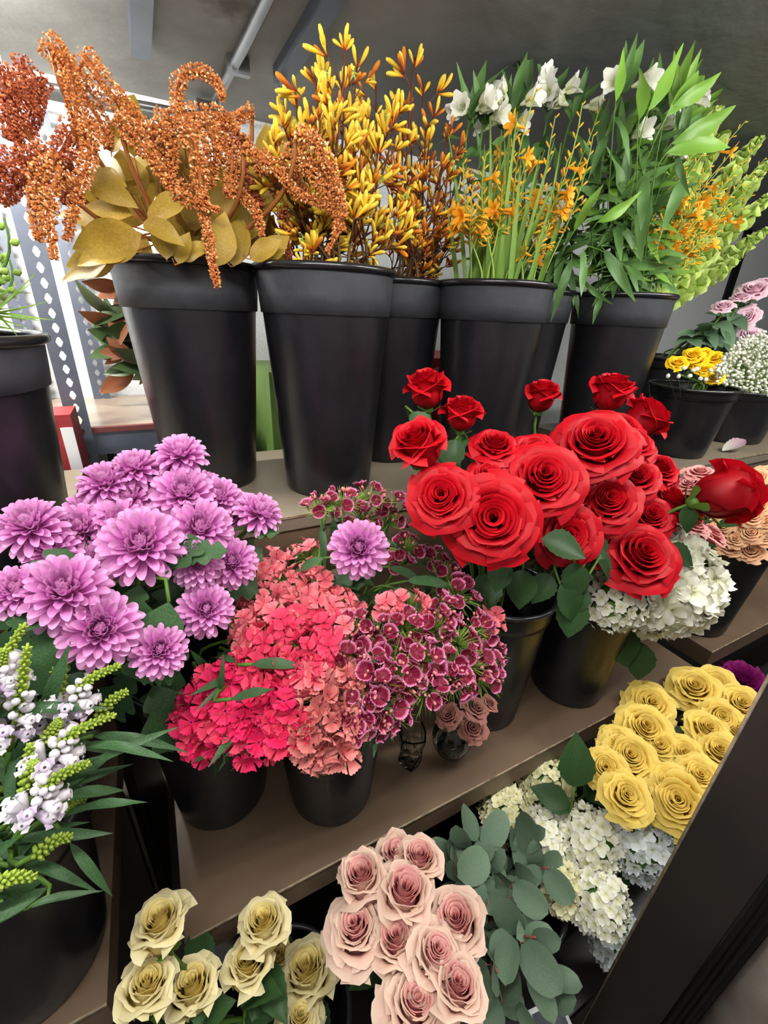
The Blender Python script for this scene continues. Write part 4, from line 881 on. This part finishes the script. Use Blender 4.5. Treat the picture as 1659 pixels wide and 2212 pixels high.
for sn, px, wpx, Y, rus in TAS:
    spine = [atY(x, y, Y+.02-.012*k) for k, (x, y) in enumerate(px)]
    if sn not in roots:
        path = stem_path(spine[0], Vector((0, 0, 1)), 'A', 10, .2)
        t = thing('amaranth', ALAB[sn], 'flower', path[-1], 'amaranth stems'); roots[sn] = (t, path); add_stem(t, path, .003, M['amstem'], r1=.005)
    t, path = roots[sn]
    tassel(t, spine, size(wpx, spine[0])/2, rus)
    q, _ = along(path, .12); add_stem(t, bez(spine[0], spine[0]+Vector((0, .01, -.02)), q+Vector((0, 0, .03)), q, 6), .0018, M['amstem'], 'branch')
AML = [(215, 372, 70, .94, (1, .5)), (190, 375, 110, .94, (.9, .6)), (285, 465, 100, .92, (-.9, -.2)), (305, 508, 150, .86, (-1, .2)), (290, 520, 130, .88, (-1, .35)), (310, 480, 90, .86, (.9, .3)), (320, 480, 110, .9, (.8, -.6)), (360, 560, 95, .86, (-.1, -1)), (385, 570, 70, .86, (.3, -1)), (400, 565, 70, .87, (.6, -.7)), (470, 575, 110, .87, (.15, -1)), (505, 575, 110, .88, (.1, -1)), (540, 560, 80, .86, (.9, -.6)), (560, 565, 85, .87, (.9, -.9)), (585, 365, 90, .98, (-.15, -1)), (595, 375, 100, .98, (.1, -1)), (600, 375, 90, .97, (.6, -.9)), (610, 385, 90, .97, (.9, -.6)), (540, 430, 100, .95, (.9, .1)), (240, 330, 90, 1.02, (.3, -1)), (290, 340, 90, 1.02, (-.3, -1)), (270, 420, 110, .98, (-.6, -.8)), (340, 400, 110, .98, (.4, -.8)), (420, 500, 110, .95, (0, -1)), (460, 490, 100, .95, (.4, -1)), (250, 560, 110, .93, (-1, .1)), (330, 560, 110, .95, (-.7, -.5)), (440, 540, 100, .96, (-.4, -1)), (520, 520, 100, .96, (.6, -1)), (270, 300, 100, 1.03, (.2, -1)), (380, 470, 110, 1.0, (0, -1)), (300, 430, 120, 1.0, (-.3, -1)), (240, 480, 110, .96, (-1, -.2)), (570, 560, 90, .92, (1, .1)), (230, 570, 100, .9, (-1, .3))]
for k, (px, py, L, Y, dd) in enumerate(AML):
    p = atY(px, py, Y); t, path = roots[min(roots, key=lambda j: (along(roots[j][1], .4)[0]-p).length)]
    d = (RT*dd[0]-UP*dd[1]+tocam(p)*.25).normalized(); Lw = size(L, p)
    link('leaf', LM['ama'][k % 2], t, leaf_frame(p, d, tocam(p)+Vector((0, 0, .5))+rvec()*.5, Lw)); add_stem(t, bez(p, p-d*.02, along(path, .6)[0]+Vector((0, 0, .02)), along(path, .75)[0], 5), .0014, M['amstem'], 'leaf_stalk', 4)

for k in range(26):                                                # the darker leaves further back in the bunch
    p = atY(U(215, 585), U(390, 575), U(1.02, 1.12)); t, path = roots[min(roots, key=lambda j: (along(roots[j][1], .4)[0]-p).length)]
    d = (RT*U(-.9, .9)+UP*U(-.2, 1)).normalized(); link('leaf', LM['ama'][k % 2], t, leaf_frame(p, d, tocam(p)+rvec()*.6, U(.09, .13)))

# ------------------------------------------------------------------ kangaroo paw
M['paw'] = petalmat('paw_yellow', [S(150, 56, 22), S(216, 136, 26), S(234, 190, 44), S(232, 204, 78)], [0, .2, .42, 1], .15, .6, .15)
M['pawr'] = petalmat('paw_rust', [S(110, 36, 20), S(176, 84, 22), S(204, 132, 30)], [0, .45, 1], .15, .6, .15)
M['pawstem'] = petalmat('paw_stem', [S(98, 52, 40), S(104, 84, 58)], None, .2, .6)
def finger(bend, mat):
    b = MB(); pts = [(bend*(v*v), 0, v) for v in [i/6 for i in range(7)]]; b.tube(pts, [.05, .06, .08, .105, .125, .12, .06], 6); return b.mesh('flower_finger', mat)
FING = [finger(.05, M['paw']), finger(.35, M['paw']), finger(-.15, M['paw']), finger(.1, M['pawr'])]
PAWST = MB()
for k in range(6):
    a = k*1.047; PAWST.grid(lambda u, v: ((.1+.5*v)*math.cos(a)-u*.1*(1-v)*math.sin(a), (.1+.5*v)*math.sin(a)+u*.1*(1-v)*math.cos(a), .3*v), 1, 2)
PAWST = PAWST.mesh('open_star', M['pale_green'])
def paw(px, py, Y, bk, label, dark=0, ncl=9):
    tip = atY(px, py+28, Y); path = stem_path(tip, (Vector((0, 0, 1))+RT*U(-.1, .1)).normalized(), bk, 12, .25, .9)
    t = thing('kangaroo_paw', label, 'flower', path[-1], 'kangaroo paw stems'); add_stem(t, path[:-1], .0018, M['pawstem'], r1=.0032, k=5)
    nb = ncl
    for c in range(nb):
        f = .0+.78*c/nb+U(0, .05); q, d = along(path[:-1], f); d = -d
        if c == 0: e = q; dr = d
        else:
            sd = (Quaternion(d, U(0, 6.28)) @ d.orthogonal().normalized()+tocam(q)*.3); dr = (d*.9+sd*.7).normalized(); e = q+dr*U(.03, .06)
            link('branch', MB().tube([q, q.lerp(e, .5)+d*.004, e], .0013, 4).mesh('branch', M['pawstem']), t)
        for k in range(rnd.randint(3, 6)):
            a = U(0, 6.28); s = Quaternion(dr, a) @ dr.orthogonal().normalized(); fd = (dr*U(.45, 1.1)+s*U(.15, .8)).normalized(); m_ = FING[3] if rnd.random() < (.75 if dark else .22) else FING[rnd.randint(0, 2)]
            link('flower_finger', m_, t, frame(fd, U(0, 6.28), e+s*.002-dr*U(0, .012), U(.019, .037)*(.85 if dark else 1)))
        if rnd.random() < .12: link('open_star', PAWST, t, frame((tocam(e)+rvec()*.4).normalized(), 0, e+dr*.012, .018))
    return t
PAWB = [(745, 68), (772, 110), (700, 108), (682, 150), (640, 178), (622, 240), (592, 290), (812, 150), (850, 185), (760, 215), (720, 255), (660, 310), (820, 270), (780, 340), (850, 370), (700, 380), (640, 400), (740, 440), (800, 430), (690, 480), (860, 460), (620, 470), (760, 510), (670, 545), (720, 300), (600, 340), (740, 150), (790, 195), (830, 230), (660, 230), (690, 200), (755, 300)]
PAWC = [(897, 95), (915, 150), (940, 205), (968, 250), (990, 300), (1000, 345), (870, 240), (930, 300), (900, 350), (965, 370), (880, 420), (940, 430), (985, 420), (915, 490), (860, 520), (960, 500), (895, 560), (935, 560), (890, 180), (920, 250), (955, 310), (860, 300)]
for i, (px, py) in enumerate(PAWB): paw(px, py, .88+.16*((i*37) % 10)/10, 'B', 'yellow kangaroo paw stem rising highest of all the flowers' if i == 0 else ('short' if py > 360 else 'tall')+' yellow kangaroo paw stem '+('touching the orange amaranth' if px < 690 else 'in the bucket beside the amaranth'))
for i, (px, py) in enumerate(PAWC): paw(px, py, .98+.16*((i*37) % 10)/10, 'C', 'pointed golden kangaroo paw stem standing over the set back bucket' if i == 0 else ('short' if py > 360 else 'tall')+' rusty kangaroo paw stem in the set back bucket', 1 if i > 2 else 0)

# ------------------------------------------------------------------ crocosmia
M['cro'] = petalmat('crocosmia_orange', [S(230, 146, 22), S(242, 174, 40), S(248, 194, 70)], None, .10)
M['crob'] = petalmat('crocosmia_bud', [S(176, 170, 50), S(228, 180, 50), S(238, 148, 36)], None, .12)
M['crol'] = petalmat('sword_leaf', [S(104, 140, 54), S(134, 166, 76)], None, .15)
CBUD = MB().tube([(0, 0, 0), (0, 0, .3), (.03, 0, .65), (.06, 0, .9), (.07, 0, 1.0)], [.06, .10, .13, .11, .03], 6).mesh('bud', M['crob'])
cf = MB().lathe([(.05, 0), (.07, .3), (.11, .55)], 7)
for k in range(6):
    a = k*PI/3; cf.grid(lambda u, v: ((.09+.42*v)*math.cos(a)-u*.12*math.sin(PI*min(v*.85+.15, 1))*math.sin(a), (.09+.42*v)*math.sin(a)+u*.12*math.sin(PI*min(v*.85+.15, 1))*math.cos(a), .5+.5*v-.25*v*v), 2, 4)
CFL = cf.mesh('flower', M['cro'])
SWORD = [MB().grid(lambda u, v: (v, u*.03*math.sin(PI*min(.25+.75*v, 1))+.0005*u, abs(u)*.012-.06*d*v*v), 2, 8).mesh('sword_leaf', M['crol']) for d in (0, 1, 2)]
def crocosmia(px, py, Y, bk, label, nfl=3, lean=0.0, group='crocosmia stems'):
    tip = atY(px, py, Y); path = stem_path(tip, (Vector((0, 0, .9))+RT*(lean+U(-.2, .3))).normalized(), bk, 12, .2, 1.0)
    t = thing('crocosmia', label, 'flower', path[-1], group); add_stem(t, path[:-1], .0012, M['pale_green'], r1=.0024, k=5)
    for k in range(11):
        f = .01+.036*k; q, d = along(path[:-1], f); d = -d; s = Quaternion(d, (k % 2)*PI+U(-.5, .5)) @ (RT-d*RT.dot(d)).normalized()
        link('bud', CBUD, t, frame((d*.9+s*.75).normalized(), 0, q, .012+.012*k/11))
    for k in range(nfl):
        q, d = along(path[:-1], U(.12, .55)); s = (RT*rnd.choice((-1, 1))+tocam(q)*U(0, 1)+Vector((0, 0, U(-.2, .5)))).normalized(); e = q+s*.015
        link('flower', CFL, t, frame(s, U(0, 6), q, U(.038, .052)))
    for k in range(2):
        q, d = along(path[:-1], U(.3, .5)); d = -d; s = (RT*rnd.choice((-1, 1))+tocam(q)*U(-.2, .6)).normalized(); e = q+(d+s).normalized()*.04
        b = link('side_branch', MB().tube([q, q.lerp(e, .5)+d*.004, e], .0009, 4).mesh('side_branch', M['pale_green']), t)
        for j in range(5): link('bud', CBUD, t, frame((s*.6+d*(.6 if j % 2 else -.2)+rvec()*.3).normalized(), 0, q.lerp(e, .35+.15*j), U(.012, .018)))
CD = [(1000, 352, 2), (1050, 332, 2), (1112, 300, 2), (1160, 192, 3), (1200, 250, 2), (1258, 222, 2), (1282, 290, 1), (1302, 215, 1), (1232, 330, 2), (1140, 340, 2), (1022, 400, 2), (1185, 400, 1), (1245, 395, 1), (1085, 400, 3), (1060, 460, 1), (1190, 480, 2), (1010, 470, 1), (1130, 250, 1)]
for i, (px, py, n) in enumerate(CD): crocosmia(px, py, .84+.12*((i*7) % 5)/5, 'D', 'tallest orange crocosmia stem before the white alstroemeria' if i == 3 else 'orange crocosmia stem rising from the sword leaves', n)
for k in range(38):
    px = 975+k*5.8; p0 = atY(px, 600, .84+.13*((k*7) % 6)/6); d = (Vector((0, 0, 1))+RT*((px-1075)/900+U(-.12, .2))).normalized()
    e, f = entry('D', p0); t = tag(link('sword_leaf', SWORD[k % 3], None, leaf_frame(e-Vector((0, 0, .05)), d, tocam(p0)+RT*U(-.9, .9), U(.20, .36), U(.16, .26))), 'upright green sword leaf in the crocosmia bucket', 'leaf', 'crocosmia sword leaves')
CR = [(1545, 300), (1580, 330), (1612, 260), (1640, 310), (1600, 390), (1560, 360), (1520, 380), (1645, 370), (1500, 330), (1625, 420), (1575, 440), (1530, 450), (1490, 440), (1550, 500), (1510, 530), (1600, 350), (1470, 500), (1655, 340), (1480, 390), (1535, 410)]
for i, (px, py) in enumerate(CR): crocosmia(px, py, .86+.12*((i*7) % 5)/5, 'F', 'orange crocosmia stem leaning out beside the bells of Ireland', 2, .45, 'leaning crocosmia stems')

# ------------------------------------------------------------------ alstroemeria
M['als'] = petalmat('alstroemeria_leaf', [S(74, 108, 56), S(96, 132, 74)], None, .28, .4, .22)
M['alsb'] = petalmat('alstroemeria_bright', [S(88, 126, 44), S(116, 154, 62)], None, .2, .4, .22)
M['alsw'] = petalmat('alstroemeria_white', [S(206, 216, 150), S(238, 238, 220), S(244, 244, 238)], [0, .4, 1], .05)
LM['als'] = [leaf_mesh('alstroemeria_leaf', M['als'], w_, 9, 4, d, .12, .4, 0, 0, .35, .9) for w_, d in ((.2, .1), (.17, .35), (.24, .2), (.18, .6))]
LM['alsb'] = [leaf_mesh('alstroemeria_leaf', M['alsb'], w_, 9, 4, d, .12, .4, 0, 0, .25, .9) for w_, d in ((.2, .1), (.22, .3))]
af = MB().lathe([(.05, 0), (.10, .2), (.14, .45)], 7)
for k in range(6):
    a = k*PI/3; o_ = .85 if k % 2 else 1.0
    af.grid(lambda u, v: ((.10+.36*v*v*o_)*math.cos(a)-u*.26*math.sin(PI*min(v*.7+.22, 1))*math.sin(a), (.10+.36*v*v*o_)*math.sin(a)+u*.26*math.sin(PI*min(v*.7+.22, 1))*math.cos(a), .3+.75*v*o_-.12*v*v*v), 2, 5)
AFL = af.mesh('flower', M['alsw'])
def alst(px, py, Y, bk, label, nfl, nl=9, lean=0.0, key='als', group='alstroemeria stems'):
    tip = atY(px, py, Y); path = stem_path(tip, (Vector((0, 0, .9))+RT*(lean+U(-.15, .2))).normalized(), bk, 12, .2, 1.0)
    t = thing('alstroemeria', label, 'flower', path[-1], group); add_stem(t, path[:-1], .0026, M['green'], r1=.0034)
    for k in range(nfl):
        a = k*2*PI/max(1, nfl); d = (Vector((0, 0, .35))+RT*math.cos(a)*.8+tocam(tip)*U(.3, .9)+rvec()*.3).normalized(); e = tip+d*.02
        link('flower', AFL, t, frame(d, U(0, 6), e, U(.05, .064))); link('flower_stalk', MB().tube([tip-Vector((0, 0, .01)), e], .0012, 4).mesh('flower_stalk', M['green']), t)
    for k in range(5):
        d = (Vector((0, 0, 1.1))+RT*U(-.5, .7)+tocam(tip)*U(-.3, .5)).normalized(); add_leaf(t, key, tip-Vector((0, 0, U(0, .03))), d, U(.08, .12))
    for k in range(nl):
        f = .08+.80*k/nl; q, d = along(path[:-1], f); dr = (RT*U(-1, 1)+Vector((0, 0, U(-.5, .6)))+tocam(q)*U(.1, 1)).normalized(); add_leaf(t, key, q, dr, U(.075, .125))
AE = [(1108, 235, 3, 0), (1085, 270, 2, 0), (1015, 250, 3, 0), (1190, 215, 3, 0), (1240, 235, 2, 0), (1140, 200, 1, 0), (1045, 260, 1, 0), (1345, 195, 2, .3), (1395, 290, 2, .5), (1345, 310, 1, .3), (1460, 220, 1, .6), (1500, 260, 0, .7), (1420, 230, 0, .5), (1300, 300, 0, .2), (1280, 400, 0, .1), (1350, 400, 0, .3), (1420, 340, 1, .5), (1470, 300, 0, .7), (1250, 470, 0, .1), (1330, 480, 0, .2), (1400, 430, 0, .4), (1500, 210, 0, .7), (1380, 250, 0, .5), (1440, 400, 0, .5)]
for i, (px, py, n, ln) in enumerate(AE):
    Y = 1.06+.1*((i*3) % 4)/4 if px < 1270 else .88+.14*((i*3) % 5)/5
    alst(px, py, Y, 'E' if px < 1330 else 'F', 'alstroemeria stem with white open flowers behind the crocosmia' if n and px < 1300 else ('leaning alstroemeria with white buds' if n else 'leafy alstroemeria stem without flowers'), n, 14 if n else 22, ln, 'alsb' if i in (11, 21, 22, 10) else 'als', 'white alstroemeria' if n and px < 1300 else ('leaning alstroemeria' if n else 'alstroemeria foliage'))
# the long drooping leaves over the bucket rims
for px, py, L, dd in ((1235, 560, 110, (-.35, 1)), (1260, 540, 100, (.0, 1)), (1262, 610, 75, (.7, .7)), (1305, 540, 130, (.55, .9)), (1345, 565, 110, (1, .15)), (1480, 380, 120, (-.4, 1)), (1395, 380, 110, (-.1, 1)), (1460, 330, 90, (.2, 1)), (1290, 480, 120, (.6, -.3)), (1240, 500, 120, (.5, -.9)), (1300, 640, 60, (-.4, 1)), (1400, 420, 140, (-.2, 1)), (1450, 310, 190, (1, -.45)), (1440, 330, 170, (1, -.25)), (1450, 230, 150, (1, -.5)), (1400, 240, 170, (.6, -1)), (1380, 260, 150, (.2, -1)), (1440, 250, 160, (.8, -.9)), (1330, 220, 120, (.2, -1))):
    p = atY(px, py, .80); d = (RT*dd[0]-UP*dd[1]+tocam(p)*.1).normalized(); path = stem_path(p, d, 'F' if px > 1255 else 'E', 6, .04)
    t = thing('alstroemeria_leaf', 'long pale green leaf arching out over the scuffed tall bucket', 'leaf', path[-1], 'drooping alstroemeria leaves'); add_stem(t, path, .0012, M['green'], 'leaf_stalk')
    add_leaf(t, 'als' if dd[1] > 0 else 'alsb', p, d, size(L, p), tocam(p)+rvec()*.5, .9)

# ------------------------------------------------------------------ bells of Ireland
M['bell'] = petalmat('bell_green', [S(130, 160, 54), S(172, 200, 92), S(204, 222, 134)], None, .16, .5, .3)
bb = MB().lathe([(.08, 0), (.2, .12), (.4, .4), (.62, .62)], 8)
for i, v in enumerate(list(bb.v)): 
    if i >= 24: bb.v[i] = (v[0]*(1+.1*math.sin(i*2)), v[1]*(1+.1*math.cos(i*3)), v[2]+.08*math.sin(i*1.7))
BELL = bb.mesh('bell', M['bell'])
BI = [(1655, 430, .8), (1640, 300, .9), (1600, 220, .8), (1655, 360, .9), (1610, 470, .7), (1650, 500, .7), (1570, 200, .7), (1590, 560, .6)]
for i, (px, py, ln) in enumerate(BI):
    tip = atY(px, py, 1.02+.05*(i % 3)); e, f = entry('G', tip); path = bez(tip, tip-(Vector((0, 0, .7))+RT*.6)*.12, e+Vector((0, 0, .1))+RT*.03, e, 14)
    t = thing('bells_of_ireland', 'pale green bells of Ireland spike leaning out beside the crocosmia', 'flower', f, 'bells of Ireland spikes'); add_stem(t, path+[f], .003, M['pale_green'])
    n = 20
    for k in range(n):
        q, d = along(path, .0+.93*k/n); d = -d
        for j in range(4):
            s = Quaternion(d, j*PI/2+k*.8+U(-.3, .3)) @ d.orthogonal().normalized(); link('bell', BELL, t, frame((s+d*U(.1, .9)+rvec()*.3).normalized(), U(0, 6), q+s*.004, (.016+.02*min(1, k/5))*U(.8, 1.2)))

# ------------------------------------------------------------------ baby's breath
M['gyp'] = petalmat('gypsophila_white', [S(240, 242, 226)], None, .05, .7, .25)
base = BK['J']['c']
for si in range(7):
    b = MB(); sb = MB(); foot = base+Vector((U(-.04, .04), U(-.04, .04), .03)); hub = base+Vector(((si-3)*.035, U(-.05, .04), .20))
    t = thing('babys_breath', 'spray of tiny white baby breath blossoms in the wide bucket', 'flower', foot, 'baby breath sprays')
    add_stem(t, [foot, foot.lerp(hub, .5), hub], .0016, M['pale_green'])
    for k in range(135):
        px = U(1545, 1690); top = 805-85*math.sin(min(1, (px-1540)/95)*PI/2); bot = 822+(px-1545)*.42 if px < 1630 else 858
        py = top+(bot-top)*rnd.random()+U(-6, 6)
        p = atY(px, py, .74+U(0, .12)+(si-3)*.012); b.ell(p, rvec(), U(.0045, .0068), U(.007, .01), 0, 5, 3)
        if k % 2 == 0: sb.tube(bez(p, p-Vector((0, 0, .03)), hub+Vector((0, 0, .02)), hub, 4), .0005, 3, False)
    tag(link('blossoms', b.mesh('blossoms', M['gyp']), t), kind='stuff'); tag(link('twigs', sb.mesh('twigs', M['pale_green']), t), kind='stuff')
b = MB()
t = thing('babys_breath', 'few stray white blossoms of baby breath in the small yellow rose bucket', 'flower', BK['I']['c']+Vector((0, 0, .03)))
hub = BK['I']['c']+Vector((0, 0, .12)); add_stem(t, [BK['I']['c']+Vector((0, 0, .03)), hub], .0015, M['pale_green'])
for px, py in ((1443, 812), (1466, 813), (1478, 795), (1498, 800), (1513, 818), (1525, 820), (1490, 812), (1505, 797), (1535, 800), (1550, 800)):
    p = atY(px, py, .72); b.ell(p, rvec(), .007, .010, 0, 6, 4); add_stem(t, [p, p.lerp(hub, .5)+Vector((0, 0, -.01)), hub], .0005, M['leaf'], 'twig', 4)
tag(link('blossoms', b.mesh('blossoms', M['gyp']), t), kind='stuff')

# ------------------------------------------------------------------ snapdragon wisps, magnolia bunch
M['snap'] = petalmat('snap_white', [S(190, 200, 140), S(226, 230, 206)], None)
for i, (px, py, top) in enumerate(((8, 470, 0), (-25, 440, 0), (20, 560, 0), (-10, 520, 0), (-40, 500, 0), (-60, 560, 0))):
    tip = atY(px, py, .70+.03*i); path = stem_path(tip, Vector((-.1, 0, 1)).normalized(), 'H', 14, .25, .5)
    t = thing('snapdragon', 'thin green snapdragon stem with pale buds beside the slotted rack', 'flower', path[-1], 'snapdragon stems'); add_stem(t, path, .0014, M['green'], r1=.0025)
    for k in range(9):
        q, d = along(path[:-1], .02+.09*k); s = (RT*(1 if k % 2 else -1)+tocam(q)*.5+Vector((0, 0, .3))).normalized()
        mb = MB(); mb.ell((0, 0, 0), (0, 0, 1), .0042 if k < 5 else .008, .011 if k < 5 else .018, 0, 7, 4); link('bud', mb.mesh('bud', M['pale_green'] if k < 5 else M['snap']), t, frame(s, 0, q+s*.01))
    for k in range(12):
        q, d = along(path[:-1], .55+.4*k/12); link('needle_leaf', SWORD[k % 3], t, leaf_frame(q, (rvec()+Vector((.3, -.3, .4))).normalized(), rvec(), U(.05, .09), .06))
M['mag1'] = petalmat('magnolia_green', [S(44, 60, 36), S(62, 80, 48)], None, .2, .3, .05)
M['mag2'] = petalmat('magnolia_brown', [S(104, 60, 36), S(128, 80, 52)], None, .15, .6, .1)
LM['mg'] = [leaf_mesh('magnolia_leaf', M['mag1'], .4, 8, 4, d, .1, .5) for d in (.1, .3)]; LM['mb'] = [leaf_mesh('magnolia_leaf', M['mag2'], .4, 8, 4, d, .1, .5) for d in (.1, .3)]
c = atY(305, 720, 1.62); c.z = 1.45
t = thing('magnolia_bunch', 'bunch of magnolia leaves, dark green above and rusty brown beneath, on the rack shelf', 'foliage', Vector((c.x, c.y, 1.24)))
add_stem(t, [Vector((c.x+.05, c.y, 1.241)), Vector((c.x+.03, c.y, 1.34)), c], .008, M['amstem'])
for k in range(46):
    d = (Vector((-1.0, -.25, .1))+rvec()*1.1).normalized(); p = c+Vector((U(-.05, .06), U(-.05, .05), U(-.10, .16))); add_leaf(t, 'mb' if k % 2 else 'mg', p, d, U(.09, .14), tocam(p)+rvec()*.9)
